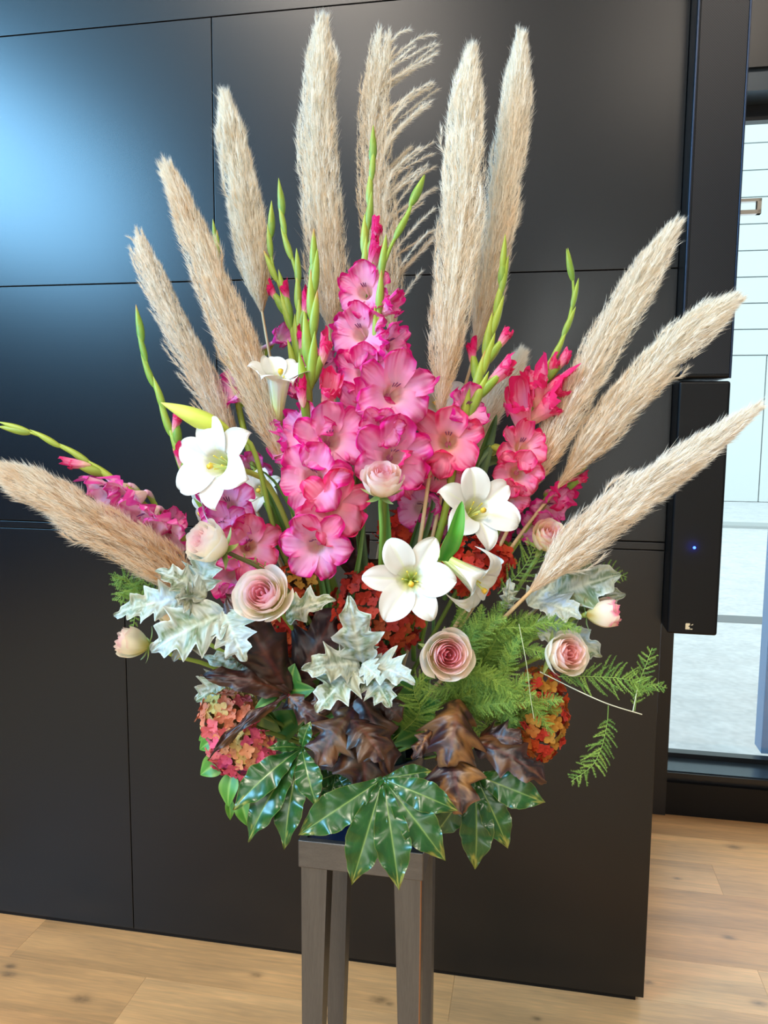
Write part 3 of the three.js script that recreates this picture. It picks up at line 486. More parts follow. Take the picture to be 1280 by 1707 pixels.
// ------------------------------------------------------------------ roses
let roseSeed = 901;
function rose(label, x, y, z, dir, r, o = {}) {
  const R = px2m(r, z), pos = at(x, y, z), d = dirOf(dir), m = basis(d, dirOf([0.15, 1, 0])).setPosition(pos), foot = o.foot ? at(...o.foot) : hubNear(), t = thing('rose', label, 'rose', foot.clone());
  const inner = mixC(C(o.inner ?? '#ef8fa4'), [1, 0.72, 0.74], 0.4), midC = mixC(C(o.mid ?? '#f9d9cf'), [1, 0.93, 0.88], 0.6), outC = mixC(C(o.outer ?? '#fdf3e4'), [1, 0.96, 0.86], 0.6), baseC = C(o.base ?? '#dfe07c'), rz = rngOf(roseSeed++), close = o.close ?? 0, n = o.n ?? 27;
  for (let i = 0; i < n; i++) {
    const f = i / (n - 1), seed = rz() * 90, th = i * 2.39996 + (rz() - 0.5) * 0.3, span = mix(1.5, 0.82, Math.pow(f, 0.6)), Rk = mix(0.08, mix(0.92, 0.8, close), Math.pow(f, 0.72)), top = mix(0.36, 0.5, Math.sin(Math.PI * Math.min(1, f * 0.9 + 0.05))) - 0.2 * Math.pow(f, 3) * (1 - close) + 0.25 * close * (1 - f * 0.6), bot = -1.0 + 0.1 * (1 - f), curl = mix(-0.03, mix(0.2, 0.08, close), Math.pow(f, 2.2)) * (0.8 + 0.5 * rz());
    const g = sheet(16, 16, (u, v) => {
      const rim = 1 - 0.2 * Math.pow(Math.abs(v), 3) - 0.04 * Math.sin(v * 6 + seed), uu = u * rim, belly = Math.pow(Math.sin(Math.PI / 2 * Math.min(1, uu * 1.35 + 0.02)), 0.75);
      let rad = Rk * (0.12 + 0.88 * belly) * (1 + 0.07 * v) + curl * Math.pow(uu, 4) * (1 + 0.25 * Math.sin(v * 4 + seed)) - 0.12 * close * f * Math.pow(uu, 3); const a = th + span * v * (0.55 + 0.45 * belly), zz = mix(bot, top, uu) - Math.max(0, curl) * 0.55 * Math.pow(uu, 6) + 0.03 * uu * Math.sin(v * 5 + seed * 2);
      rad = Math.max(0.01, rad);
      return [R * rad * Math.cos(a), R * rad * Math.sin(a), R * zz];
    }, (u, v) => { let c = f < 0.55 ? mixC(inner, midC, smooth(0.05, 0.6, f + 0.15 * (noise2(seed + u * 3, v * 2) - 0.5))) : mixC(midC, outC, smooth(0.5, 0.8, f)); c = mixC(c, C(o.rim ?? '#f5b3bc'), (o.rimK ?? 0.3) * smooth(0.8, 1, u) * smooth(0.25, 0.6, noise2(seed + v * 2, 4))); return mixC(mixC(baseC, c, 0.2 + 0.8 * smooth(0.05, 0.68, u)), c, f < 0.6 ? 0.6 : 0); });
    g.applyMatrix4(m); put(t, 'petal', g, M.rose);
  }
  const back = V(0, 0, -1.02 * R).applyMatrix4(m);
  for (let k = 0; k < 5; k++) { const a = k * 1.2566 + 0.4, p = V(0.1 * Math.cos(a) * R, 0.1 * Math.sin(a) * R, -1.0 * R).applyMatrix4(m), q = V(1.05 * Math.cos(a) * R, 1.05 * Math.sin(a) * R, (-1.0 + 0.25 * rz() + (o.sepal ?? 0)) * R).applyMatrix4(m), nn = V(0, 0, 1).transformDirection(m); put(t, 'sepal', leafBetween(p, q, nn, { width: 0.2, nu: 14, nv: 4, bend: -0.1, shape: (u) => Math.pow(1 - u, 0.7) * smooth(-0.1, 0.25, u) + 0.02, col: (u) => mixC(C('#7f9a45'), C('#a8b878'), u) }), M.leaf); }
  { const p = [V(0, 0, -0.9 * R).applyMatrix4(m), back, V(0, 0, -1.2 * R).applyMatrix4(m)]; put(t, 'hip', tube(p, (s) => mix(0.2 * R, 0.0035, Math.pow(s, 0.7)), C('#7f9a45'), 8, 9), M.stem); }
  stemTo(t, [V(0, 0, -1.1 * R).applyMatrix4(m), V(0, 0, -1.6 * R).applyMatrix4(m), ...(o.via ?? []).map((a) => at(...a)), foot], 0.0034, 0.0036, o.stem ?? '#8fa647', '#4d7430');
  for (const [a, b, c0] of o.leaves ?? []) put(t, 'leaf', leafBetween(at(...a), at(...b), dirOf([0.1, 0.4, 1]), { width: 0.24, nu: 18, nv: 8, col: GREEN(c0 ?? '#3c6b2c', '#4f8436') }), M.leaf);
  return t;
}

// ------------------------------------------------------------------ hydrangeas
const sepalGeos = [];
for (let k = 0; k < 4; k++) {
  const rz = rngOf(71 + k), parts = [];
  for (let j = 0; j < 4; j++) {
    const a = j * Math.PI / 2 + (rz() - 0.5) * 0.25, cup = 0.12 + 0.2 * rz(), ph = rz() * 6, wd = 0.4 + 0.08 * rz();
    const g = sheet(7, 6, (u, v) => { const w = wd * Math.pow(Math.sin(Math.PI * clamp(0.06 + 0.86 * Math.pow(u, 1.15))), 0.7), x = u * (1 - 0.06 * v * v), y = w * v, z = cup * u * u + 0.1 * v * v * u + 0.05 * Math.sin(v * 4 + ph) * u - 0.12 * Math.pow(u, 5); return [x * Math.cos(a) - y * Math.sin(a), x * Math.sin(a) + y * Math.cos(a), z]; });
    g.deleteAttribute('color'); parts.push(g);
  }
  const eye = new THREE.SphereGeometry(0.09, 6, 4); eye.translate(0, 0, 0.04); parts.push(eye);
  sepalGeos.push(mergeGeometries(parts.map((g) => { const q = g.toNonIndexed(); for (const n of Object.keys(q.attributes)) if (!['position', 'normal', 'uv'].includes(n)) q.deleteAttribute(n); return q; })));
}
const floretMats = new Map();
const floretMat = (h) => { if (!floretMats.has(h)) floretMats.set(h, phys({ color: h, roughness: 0.7, transmission: 0.18, thickness: 0, specularIntensity: 0.3 })); return floretMats.get(h); };
// lobes: ellipsoids [x, y, z, rx, ry, rz in mm, florets, palette]
function hydrangea(label, lobes, o = {}) {
  const foot = hubNear(), t = thing('hydrangea', label, 'hydrangea', foot.clone());
  for (const [x, y, z, rx, ry, rz, n, pal] of lobes) {
    const c = at(x, y, z), q = camera.quaternion; stemTo(t, [c, c.clone().lerp(foot, 0.5).add(V(0, -0.01, -0.01)), foot], 0.0035, 0.004, '#7d9440', '#4d7430');
    const core = new THREE.SphereGeometry(1, 14, 10); core.scale(rx * 0.00062, ry * 0.00062, rz * 0.00062); core.applyQuaternion(q); core.translate(c.x, c.y, c.z); put(t, 'flower_stalks', core, std({ color: o.core ?? 0x4a3a1c, roughness: 1 }), { kind: 'stuff' });
    const nn0 = Math.round(n * 1.75);
    for (let i = 0; i < nn0; i++) {
      const zz = 1 - 1.45 * (i + 0.5) / nn0, ra = Math.sqrt(1 - zz * zz), a = i * 2.39996 + rr(-0.15, 0.15), k = rr(0.84, 1.05), l = V(ra * Math.cos(a), ra * Math.sin(a), zz), p = V(l.x * rx, l.y * ry, l.z * rz).multiplyScalar(0.001 * k).applyQuaternion(q).add(c);
      const nn = V(l.x / rx, l.y / ry, l.z / rz).normalize().add(V(rr(-0.65, 0.65), rr(-0.65, 0.65), rr(-0.2, 0.4))).applyQuaternion(q);
      const mesh = new THREE.Mesh(sepalGeos[i % 4], floretMat(pal[Math.floor(Math.pow(noise2(l.x * 2.2 + x, l.y * 2.2 + y) * 0.75 + 0.25 * rnd(), 1) * pal.length * 0.9999)])); mesh.name = 'floret'; mesh.castShadow = mesh.receiveShadow = true;
      mesh.applyMatrix4(basis(nn, V(rr(-1, 1), rr(-1, 1), rr(-1, 1))).setPosition(p.sub(foot)).scale(V(1, 1, 1).multiplyScalar((o.size ?? 13.5) * 0.86 / 1000 * rr(0.8, 1.15)))); t.add(mesh);
    }
  }
  return t;
}

// ------------------------------------------------------------------ asparagus fern
function fern(label, pts, wide, o = {}) {
  const P = pts.map((a) => a.isVector3 ? a : at(...a)), c = curveOf(P), L = c.getLength(), t = thing('asparagus_fern', label, 'fern', P[0].clone(), o.group), nrm = dirOf(o.n ?? [0.1, 0.2, 1]);
  put(t, 'stem', tube(c, (s) => mix(o.thin ?? 0.0012, 0.0005, s), (s) => mixC(C('#6f8a3a'), C('#7f9a40'), s), 26, 5), M.stem);
  const pos = [], col = [], cA = C('#437420'), cB = C('#98b646'), W0 = wide / 1000, step = (o.step ?? 4) / 1000, n = Math.round(L / step), from = o.from ?? 0.08;
  const tri = (a, b, w, k) => { pos.push(a.x + w.x, a.y + w.y, a.z + w.z, a.x - w.x, a.y - w.y, a.z - w.z, b.x, b.y, b.z); const q = mixC(cA, cB, k); col.push(...q, ...q, ...q); };
  for (let i = 0; i < n; i++) {
    const s = from + (1 - from) * i / n, a = c.getPointAt(s), tg = c.getTangentAt(s), x = tg.clone().cross(nrm).normalize().multiplyScalar(i % 2 ? 1 : -1);
    const len = W0 * Math.pow(Math.sin(Math.PI * clamp(0.12 + 0.86 * (s - from) / (1 - from))), 0.6) * rr(0.7, 1.15), dir = x.clone().multiplyScalar(0.85).addScaledVector(tg, 0.55).addScaledVector(nrm, rr(-0.45, 0.5)).addScaledVector(tg, rr(-0.4, 0.35)).normalize(), tint = rnd();
    const end = a.clone().addScaledVector(dir, len), bow = tg.clone().multiplyScalar(len * 0.18); const br = (f) => a.clone().lerp(end, f).addScaledVector(bow, f * f);
    const side = dir.clone().cross(nrm).normalize(), m = Math.max(3, Math.round(len / 0.0013));
    tri(a, br(1), side.clone().multiplyScalar(0.0004), tint);
    for (let k = 0; k < m; k++) for (const sg of [-1, 1]) {
      const f = (k + rnd()) / m, p = br(f), nd = dir.clone().multiplyScalar(0.75).addScaledVector(side, sg * rr(0.45, 1)).addScaledVector(nrm, rr(-0.5, 0.5)).normalize(), nl = (o.needle ?? 5) / 1000 * rr(0.6, 1.1) * (1 - 0.55 * f);
      tri(p, p.clone().addScaledVector(nd, nl), nd.clone().cross(nrm).normalize().multiplyScalar(0.00042), clamp(tint * 0.6 + 0.4 * rnd()));
    }
  }
  const g = new THREE.BufferGeometry(); g.setAttribute('position', new THREE.Float32BufferAttribute(pos, 3)); g.setAttribute('color', new THREE.Float32BufferAttribute(col, 3)); g.computeVertexNormals();
  put(t, 'needles', g, M.fern, { kind: 'stuff' });
  return t;
}

// ================================================================== the arrangement
// ---- pampas plumes (foot ... tip)
pampas('golden tan pampas plume leaning far out beside the black wall, lowest of the plumes', [[345, 1010, -1.2], [255, 930, -1.19], [150, 868, -1.18], [60, 812, -1.18], [-8, 780, -1.18]], 37, { tan: '#b87c36', cream: '#ecd9b4', tone: 0.12, fluff: 16000, spread: 0.42, branchLen: 0.2, hairLen: 20, branches: 110, env: (s) => (0.55 + 0.5 * Math.sin(Math.PI * Math.pow(s, 0.8))) * smooth(0, 0.12, s) * (s > 0.85 ? 1 - 0.6 * (s - 0.85) / 0.15 : 1), stem: [[400, 1050, -1.22], [520, 1150, -1.28]] });
pampas('thin ragged pinkish pampas plume with wisps standing out below the golden plume', [[405, 800, -1.36], [365, 690, -1.37], [315, 585, -1.38], [268, 490, -1.39], [232, 396, -1.4]], 25, { tan: '#c79a74', cream: '#eedfcf', tone: 0.4, droop: [-1, 0.35, 0.2], flare: 0.02, hairLen: 14, branches: 75, stem: [[440, 880, -1.34], [560, 1130, -1.3]] });
pampas('long golden brown pampas plume rising behind the sideways white lily', [[487, 800, -1.24], [440, 680, -1.26], [388, 555, -1.28], [328, 400, -1.3], [279, 285, -1.31]], 33, { tan: '#b47c3c', cream: '#eedcb8', tone: 0.18, fluff: 14000, branches: 120, hairs: 180, env: (s) => 1.05 * Math.pow(Math.sin(Math.PI * clamp(0.12 + 0.8 * Math.pow(s, 0.9))), 0.8), stem: [[497, 860, -1.24], [570, 1100, -1.28]] });
pampas('short slender cream pampas plume on a bare straw stem between two leaning plumes', [[437, 520, -1.42], [426, 440, -1.42], [403, 320, -1.42], [375, 165, -1.42]], 29, { cream: '#f2eada', tan: '#cdaf82', tone: 0.5, stem: [[455, 620, -1.41], [540, 1000, -1.36]] });
pampas('tall upright cream pampas plume with a blunt forked top', [[551, 570, -1.42], [547, 470, -1.42], [535, 330, -1.42], [531, 180, -1.42], [537, 42, -1.42]], 36, { cream: '#f4ead8', tan: '#d0a877', tone: 0.5, branches: 120, stem: [[560, 690, -1.41], [590, 1000, -1.36]], env: (s) => (0.62 + 0.42 * Math.sin(Math.PI * clamp(s * 0.9 + 0.12))) * smooth(0, 0.16, s) * (s > 0.88 ? 1 - 0.55 * (s - 0.88) / 0.12 : 1) });
pampas('open cream pampas plume whose loose branches droop to one side', [[655, 560, -1.45], [640, 440, -1.45], [626, 300, -1.45], [625, 170, -1.45], [636, 60, -1.45]], 30, { cream: '#f4ead6', tan: '#cfa872', tone: 0.5, droop: [1, 0.1, 0], flareShare: 0.34, flare: 0.082, fluff: 7000, branches: 130, hairLen: 13, hairs: 150, env: (s) => 0.35 + 0.75 * Math.sin(Math.PI * clamp(0.2 + s * 0.72)), stem: [[660, 700, -1.42], [620, 1000, -1.36]] });
pampas('broad cream pampas plume tapering to a bare straw stem before the half hidden lily', [[733, 700, -1.25], [748, 540, -1.26], [768, 360, -1.28], [775, 200, -1.3], [784, 95, -1.31]], 37, { cream: '#f4ead6', tan: '#d2ab7b', tone: 0.48, branches: 125, stem: [[715, 800, -1.24], [697, 920, -1.24], [650, 1150, -1.3]] });
pampas('slim tall white pampas plume beside the broad one, tallest of that pair', [[790, 590, -1.33], [812, 480, -1.34], [838, 330, -1.36], [858, 190, -1.38], [868, 68, -1.39]], 30, { cream: '#f5ecda', tan: '#cfa875', tone: 0.52, branches: 115, stem: [[765, 680, -1.3], [722, 890, -1.26], [660, 1150, -1.3]] });
pampas('cream pampas plume leaning towards the speaker with its tip over the panel edge', [[868, 838, -1.27], [925, 725, -1.3], [985, 610, -1.32], [1055, 490, -1.35], [1125, 378, -1.37]], 34, { cream: '#f4ead8', tan: '#cfa673', tone: 0.46, branches: 120, stem: [[815, 945, -1.26], [690, 1160, -1.3]] });
pampas('tan pampas plume reaching across the black speaker with a frayed tip', [[930, 812, -1.3], [1005, 715, -1.3], [1085, 620, -1.3], [1160, 545, -1.3], [1222, 502, -1.3]], 34, { cream: '#f2e4cb', tan: '#cda26a', tone: 0.42, branches: 115, hairs: 180, stem: [[868, 890, -1.29], [700, 1150, -1.3]] });
pampas('pale pinkish pampas plume crossing the lower speaker in front of the bright window', [[885, 985, -1.15], [965, 905, -1.15], [1065, 820, -1.15], [1165, 750, -1.15], [1255, 685, -1.15]], 42, { cream: '#f2e4d4', tan: '#c9a27c', tone: 0.5, branches: 125, hairs: 190, env: (s) => 0.75 * Math.pow(Math.sin(Math.PI * clamp(0.16 + 0.8 * Math.pow(s, 0.9))), 0.8) + 0.2 * (1 - s), stem: [[790, 1080, -1.18], [690, 1180, -1.26]] });
pampas('small short pampas plume half hidden behind the pink gladiolus and lily leaves', [[765, 800, -1.4], [800, 720, -1.4], [835, 650, -1.4], [868, 592, -1.4]], 22, { cream: '#efe6d6', tan: '#c9a070', tone: 0.42, branches: 60, stem: [[730, 900, -1.38], [660, 1150, -1.32]] });

// ---- gladioli (tip ... downwards)
gladiolus('pink gladiolus with thick yellow-green buds above five ruffled blooms beside the long golden plume', [[525, 422, -1.24], [521, 520, -1.23], [516, 620, -1.22], [518, 760, -1.21], [530, 900, -1.22], [555, 1020, -1.24]], {
  n: 7, end: 0.3, size: 1.35, green: '#8ea42e', side: [1, 0, 0.2],
  pinkBuds: [[504, 668, -1.19, [-0.1, 1, 0.2], 38], [537, 600, -1.22, [0.25, 1, 0.2], 42, CORAL]],
  florets: [[548, 655, -1.2, [0.2, 0.75, 0.6], 42, 0.35, CORAL], [505, 722, -1.2, [-0.55, 0.2, 0.8], 52, 0.95, PINK], [553, 733, -1.18, [0.25, 0.05, 1], 60, 1, PINK], [519, 797, -1.165, [-0.2, 0, 1], 60, 1, PINK], [556, 845, -1.165, [0.35, -0.05, 1], 58, 1, CORAL], [526, 912, -1.155, [-0.08, -0.15, 1], 56, 1, PINK], [470, 740, -1.23, [-0.8, 0.1, 0.4], 44, 0.8, MAUVE]] });
gladiolus('pink gladiolus with slim upright green tip in front of the drooping plume', [[623, 225, -1.33], [617, 330, -1.31], [608, 440, -1.29], [606, 560, -1.28], [600, 700, -1.28], [600, 900, -1.28]], {
  n: 6, end: 0.24, size: 1.05, side: [0.6, 0, 0.7], splay: 0.5,
  pinkBuds: [[624, 400, -1.29, [0.2, 1, 0.2], 36], [620, 442, -1.28, [0.25, 0.9, 0.3], 48]],
  florets: [[606, 484, -1.25, [-0.25, 0.1, 1], 44, 1, PINK], [597, 553, -1.24, [-0.35, 0.12, 0.95], 48, 1, PINK], [606, 622, -1.23, [-0.15, 0.05, 1], 46, 1, PINK], [604, 687, -1.22, [-0.3, -0.05, 1], 52, 1, PINK], [577, 618, -1.28, [-1, 0.1, 0.2], 34, 0.8, MAUVE]] });
gladiolus('pink gladiolus with curved green tip swinging away and its blooms behind the pale rose', [[706, 297, -1.27], [672, 370, -1.255], [640, 440, -1.245], [631, 520, -1.24], [632, 620, -1.24], [640, 760, -1.24], [640, 900, -1.26]], {
  n: 7, end: 0.42, size: 1.12, side: [0.8, -0.3, 0.4], splay: 0.45, green: '#86a033',
  florets: [[650, 513, -1.24, [0.7, 0.35, 0.6], 34, 0.45, PINK], [655, 575, -1.22, [0.75, 0.1, 0.65], 42, 0.8, PINK], [662, 600, -1.26, [0.9, 0.3, 0.3], 34, 0.6, ROSY], [660, 655, -1.19, [0.3, 0, 1], 62, 1, PINK], [638, 712, -1.18, [-0.1, -0.3, 0.9], 42, 0.88, PINK], [657, 765, -1.185, [0.15, -0.1, 1], 64, 1, PINK], [680, 790, -1.21, [0.8, -0.3, 0.6], 48, 0.9, CORAL]] });
gladiolus('slim budding gladiolus with long curved tip, taller of two beside the short cream plume', [[467, 312, -1.36], [475, 390, -1.35], [496, 465, -1.34], [499, 560, -1.33], [510, 700, -1.32], [550, 950, -1.3]], { n: 8, end: 0.36, size: 1.05, splay: 0.5, pinkBuds: [[508, 520, -1.33, [0.2, 1, 0.2], 34], [505, 580, -1.32, [0.1, 1, 0.3], 44]], florets: [[515, 610, -1.31, [0.3, 0.8, 0.5], 34, 0.4, PINK], [543, 612, -1.32, [0.6, 0.1, 0.7], 32, 0.8, MAUVE]] });
gladiolus('slim budding gladiolus with forked tip, shorter of two beside the short cream plume', [[454, 350, -1.38], [452, 430, -1.37], [474, 500, -1.36], [489, 560, -1.35], [500, 640, -1.34], [550, 950, -1.3]], { n: 7, end: 0.32, size: 1.05, splay: 0.9, pinkBuds: [[478, 500, -1.36, [-0.2, 1, 0.2], 30], [458, 495, -1.36, [-0.5, 1, 0.2], 26]], florets: [[500, 650, -1.33, [-0.4, 0.5, 0.7], 32, 0.5, PINK], [472, 640, -1.36, [-0.6, 0.3, 0.6], 34, 0.7, MAUVE]] });
gladiolus('pink gladiolus with plump green buds and a bloom behind two straw stems', [[841, 425, -1.28], [832, 500, -1.28], [812, 580, -1.27], [793, 655, -1.26], [765, 740, -1.25], [735, 880, -1.25]], { n: 9, end: 0.36, size: 1.2, green: '#9aac33', splay: 0.8, pinkBuds: [[833, 575, -1.27, [0.5, 0.8, 0.2], 34, CORAL], [822, 635, -1.26, [0.6, 0.6, 0.3], 50, CORAL], [788, 600, -1.27, [-0.1, 1, 0.2], 34]], florets: [[783, 680, -1.24, [0.5, 0.3, 0.75], 42, 0.85, PINK], [746, 735, -1.225, [-0.1, 0.05, 1], 58, 1, CORAL], [738, 790, -1.25, [-0.1, -0.3, 0.9], 44, 0.9, CORAL], [700, 850, -1.27, [-0.3, -0.2, 0.9], 46, 0.9, MAUVE], [725, 870, -1.28, [0.2, -0.4, 0.9], 40, 0.8, MAUVE]] });
gladiolus('coral pink gladiolus with wavy bare green tip standing clear against the black panels', [[945, 420, -1.33], [956, 480, -1.33], [945, 545, -1.32], [918, 605, -1.31], [885, 680, -1.3], [860, 760, -1.3], [830, 880, -1.3]], { n: 7, end: 0.4, size: 1.0, splay: 0.45, green: '#8da736', pinkBuds: [[930, 612, -1.31, [0.6, 0.8, 0.2], 34, CORAL], [912, 625, -1.31, [0.5, 0.8, 0.3], 36, CORAL]], florets: [[893, 650, -1.29, [-0.1, 0.95, 0.35], 46, 0.32, CORAL], [918, 652, -1.3, [0.85, 0.45, 0.3], 44, 0.25, CORAL], [868, 690, -1.28, [-0.25, 0.95, 0.4], 54, 0.34, CORAL], [905, 685, -1.29, [0.7, 0.6, 0.3], 46, 0.3, CORAL], [873, 742, -1.26, [0.15, 0.3, 0.9], 46, 0.85, CORAL], [863, 790, -1.25, [-0.1, -0.1, 1], 46, 0.9, CORAL], [850, 830, -1.26, [-0.1, -0.3, 0.9], 42, 0.8, CORAL]] });
gladiolus('rosy gladiolus lying low behind the two leaning plumes near the yellow rose', [[975, 780, -1.34], [945, 805, -1.33], [900, 850, -1.32], [850, 920, -1.31], [760, 1050, -1.3]], { n: 3, end: 0.2, size: 0.8, pinkBuds: [[955, 805, -1.33, [0.8, 0.4, 0.3], 30, CORAL]], florets: [[942, 822, -1.32, [0.75, -0.1, 0.6], 38, 0.85, ROSY], [918, 848, -1.31, [0.4, -0.3, 0.8], 40, 0.9, PINK], [895, 880, -1.31, [0.1, -0.4, 0.8], 36, 0.9, MAUVE], [830, 890, -1.33, [0, -0.2, 0.9], 34, 0.8, ROSY]] });
gladiolus('pink gladiolus leaning out sideways with a long bowed green tip above the lowest plume', [[2, 712, -1.26], [55, 722, -1.26], [120, 755, -1.26], [190, 800, -1.26], [250, 850, -1.26], [300, 895, -1.26], [400, 1000, -1.27]], { n: 8, end: 0.5, size: 1.05, splay: 0.35, green: '#9ca533', green2: '#7b8d2e', side: [0.3, -1, 0.2], pinkBuds: [[140, 775, -1.25, [-1, 0.1, 0.2], 36, CORAL]], florets: [[176, 822, -1.24, [-0.7, -0.3, 0.65], 54, 0.7, SOFT], [212, 838, -1.22, [-0.5, -0.4, 0.8], 54, 0.85, SOFT], [240, 868, -1.21, [-0.35, -0.5, 0.8], 50, 0.9, SOFT], [270, 893, -1.22, [-0.2, -0.55, 0.8], 46, 0.9, SOFT], [290, 872, -1.25, [0.3, 0.3, 0.6], 32, 0.7, PINK]] });
gladiolus('green tipped gladiolus curving up beside the large white lily, pink blooms low behind a rose', [[230, 523, -1.31], [243, 600, -1.3], [272, 680, -1.29], [300, 760, -1.28], [340, 850, -1.27], [400, 960, -1.27]], { n: 8, end: 0.42, size: 1.05, splay: 0.4, green: '#7b9c31', green2: '#5e8529', pinkBuds: [[291, 715, -1.28, [0.3, 1, 0.2], 30, CORAL], [302, 775, -1.27, [-0.1, 1, 0.3], 34, CORAL]], florets: [[378, 842, -1.23, [-0.1, 0.35, 0.9], 52, 0.9, PINK], [372, 880, -1.22, [-0.1, -0.1, 1], 46, 0.9, MAUVE], [415, 912, -1.21, [0.25, 0.1, 1], 52, 1, CORAL], [385, 960, -1.215, [-0.2, -0.2, 0.9], 50, 0.9, PINK], [398, 990, -1.23, [0.1, -0.5, 0.8], 40, 0.85, MAUVE]] });
gladiolus('pink gladiolus mostly hidden behind the long golden plume', [[358, 380, -1.42], [372, 520, -1.41], [392, 650, -1.4], [430, 800, -1.36], [520, 1000, -1.32]], { n: 2, end: 0.06, size: 0.8, florets: [[384, 650, -1.38, [-0.7, 0.1, 0.6], 36, 0.8, MAUVE], [415, 790, -1.36, [0, 0, 1], 38, 0.9, MAUVE], [470, 560, -1.4, [0.5, 0.2, 0.7], 26, 0.6, MAUVE]] });

// ---- lilies
lily('large white lily turned sideways beside the golden plume, wide open above the pale rose', 354, 770, -1.17, [-0.42, 0.12, 0.9], 80, { wide: 1.3, turn: 0.12, tubeLen: 1.1, curl: 0.25, via: [[440, 800, -1.26], [500, 930, -1.28]], foot: [560, 1130, -1.3] });
lily('white lily seen from the side, its trumpet opening upwards beside the green buds', 466, 622, -1.215, [0.1, 0.82, 0.5], 64, { wide: 1.25, tubeLen: 1.9, open: 0.72, curl: 0.28, turn: 0.35, foot: [530, 1000, -1.28], via: [[466, 740, -1.27], [490, 860, -1.28]] });
lily('white lily with long drooping petals above the red hydrangea, green leaf in front', 800, 845, -1.18, [0.28, 0.3, 0.85], 76, { wide: 1.15, turn: 0.1, tubeLen: 1.2, curl: 0.35, via: [[745, 900, -1.23]], foot: [700, 1050, -1.25], leaves: [[[[738, 935, -1.11], [757, 890, -1.075], [770, 835, -1.08]], 13, '#2f8a1c', '#4fa32a']] });
lily('white lily facing straight out with six spread petals and yellow pistil, over the red hydrangea', 684, 965, -1.09, [-0.05, 0.12, 1], 82, { turn: 0.5, tubeLen: 0.85, curl: 0.3, foot: [690, 1100, -1.25] });
lily('white lily in profile with curled back petal tips, beside the straight facing lily', 806, 975, -1.12, [0.72, -0.5, 0.4], 72, { turn: 0.25, tubeLen: 1.45, open: 0.8, curl: 0.75, via: [[730, 930, -1.18]], foot: [700, 1080, -1.24] });
lily('cream lily partly hidden behind the broad plume', 728, 668, -1.32, [-0.35, 0.2, 0.9], 52, { tubeLen: 1.2, curl: 0.3, foot: [680, 1000, -1.3], leaves: [[[[770, 880, -1.3], [800, 780, -1.32], [828, 690, -1.34]], 14, '#2b4d26', '#3d6a30'], [[[760, 820, -1.31], [790, 770, -1.32], [822, 740, -1.33]], 12, '#2b4d26', '#3d6a30'], [[[775, 790, -1.32], [820, 768, -1.33], [850, 772, -1.34]], 9, '#33502a', '#4d7035']] });
lily('white lily tucked below the large sideways lily with its back turned', 335, 850, -1.25, [-0.7, -0.3, 0.3], 50, { tubeLen: 1.3, curl: 0.3, foot: [520, 1050, -1.29], via: [[420, 900, -1.27]] });
lily('white lily mostly hidden behind the coral gladiolus and plume', 884, 748, -1.36, [0.6, 0.3, 0.6], 36, { tubeLen: 1.4, curl: 0.3, foot: [760, 1000, -1.32], via: [[830, 750, -1.36], [790, 800, -1.35]] });
lily('white lily hidden among green blades beside the golden plume', 432, 815, -1.32, [-0.2, 0.3, 0.8], 42, { tubeLen: 1.3, foot: [540, 1050, -1.3] });
function lilyBud(label, a, b, wide, foot) { const A = at(...a), B = at(...b), F = at(...foot), t = thing('lily_bud', label, 'lily bud', F.clone()); put(t, 'bud', budGeo(A, B, wide / 1000, C('#b6c940'), C('#dbe06a'), 0.9), M.bud); stemTo(t, [A.clone().lerp(B, 0.03), A.clone().add(A.clone().sub(B).multiplyScalar(0.25)), A.clone().lerp(F, 0.5), F], 0.004, 0.004, '#9db848', '#4f7c30'); return t; }
lilyBud('large yellow-green closed lily bud above the large sideways lily', [385, 722, -1.2], [268, 671, -1.18], 15, [530, 1050, -1.28]);
lilyBud('small pale lily bud on a thin stem behind the coral gladiolus', [817, 744, -1.33], [848, 752, -1.32], 7, [740, 1000, -1.3]);

// ---- roses
rose('cream rose with yellow-green outer petals turned to the lily, on a brown stem', 343, 904, -1.13, [-0.55, 0.35, 0.65], 41, { close: 0.35, inner: '#f6d3d0', mid: '#fbf0e4', outer: '#fbf3da', base: '#dcd569', rimK: 0.1, via: [[430, 945, -1.18], [480, 985, -1.2]], stem: '#5d5a30' });
rose('large cream rose with blush pink heart, open and facing out beside the dark leaf', 437, 990, -1.09, [-0.12, 0.3, 0.9], 47, { inner: '#f3a4b8', mid: '#fbe2dc', outer: '#fdf4e6', base: '#dfd95e', rimK: 0.2 });
rose('pale blush rose standing upright on a green stem before the pink gladiolus', 637, 797, -1.14, [0.05, 0.72, 0.6], 37, { close: 0.3, inner: '#f6a9b4', mid: '#fbd8cc', outer: '#fbe0d2', base: '#f0dca0', rim: '#f4a9b6', rimK: 0.4, via: [[636, 880, -1.17], [634, 960, -1.2]], foot: [640, 1120, -1.27], stem: '#6f9a3c' });
rose('round open rose with a strong pink heart below the white lilies', 746, 1091, -1.09, [0.12, 0.12, 1], 45, { inner: '#ee8098', mid: '#f8c4be', outer: '#fbead2', base: '#eadf8e', rimK: 0.15 });
rose('peach and cream rose nestling in the feathery fern', 943, 1089, -1.12, [0.35, 0.2, 0.9], 41, { inner: '#f2a79c', mid: '#f9cdb6', outer: '#faf3d8', base: '#e8e3a0', rimK: 0.15, close: 0.2 });
rose('pink edged rose bud lying sideways, pointing to the speaker', 1010, 1022, -1.15, [0.92, 0.12, 0.2], 33, { close: 0.9, n: 18, inner: '#ea6f96', mid: '#f9d9bd', outer: '#f9dcb8', base: '#d9c95a', rim: '#ea6f96', rimK: 0.9, via: [[940, 1048, -1.18], [850, 1080, -1.2]] });
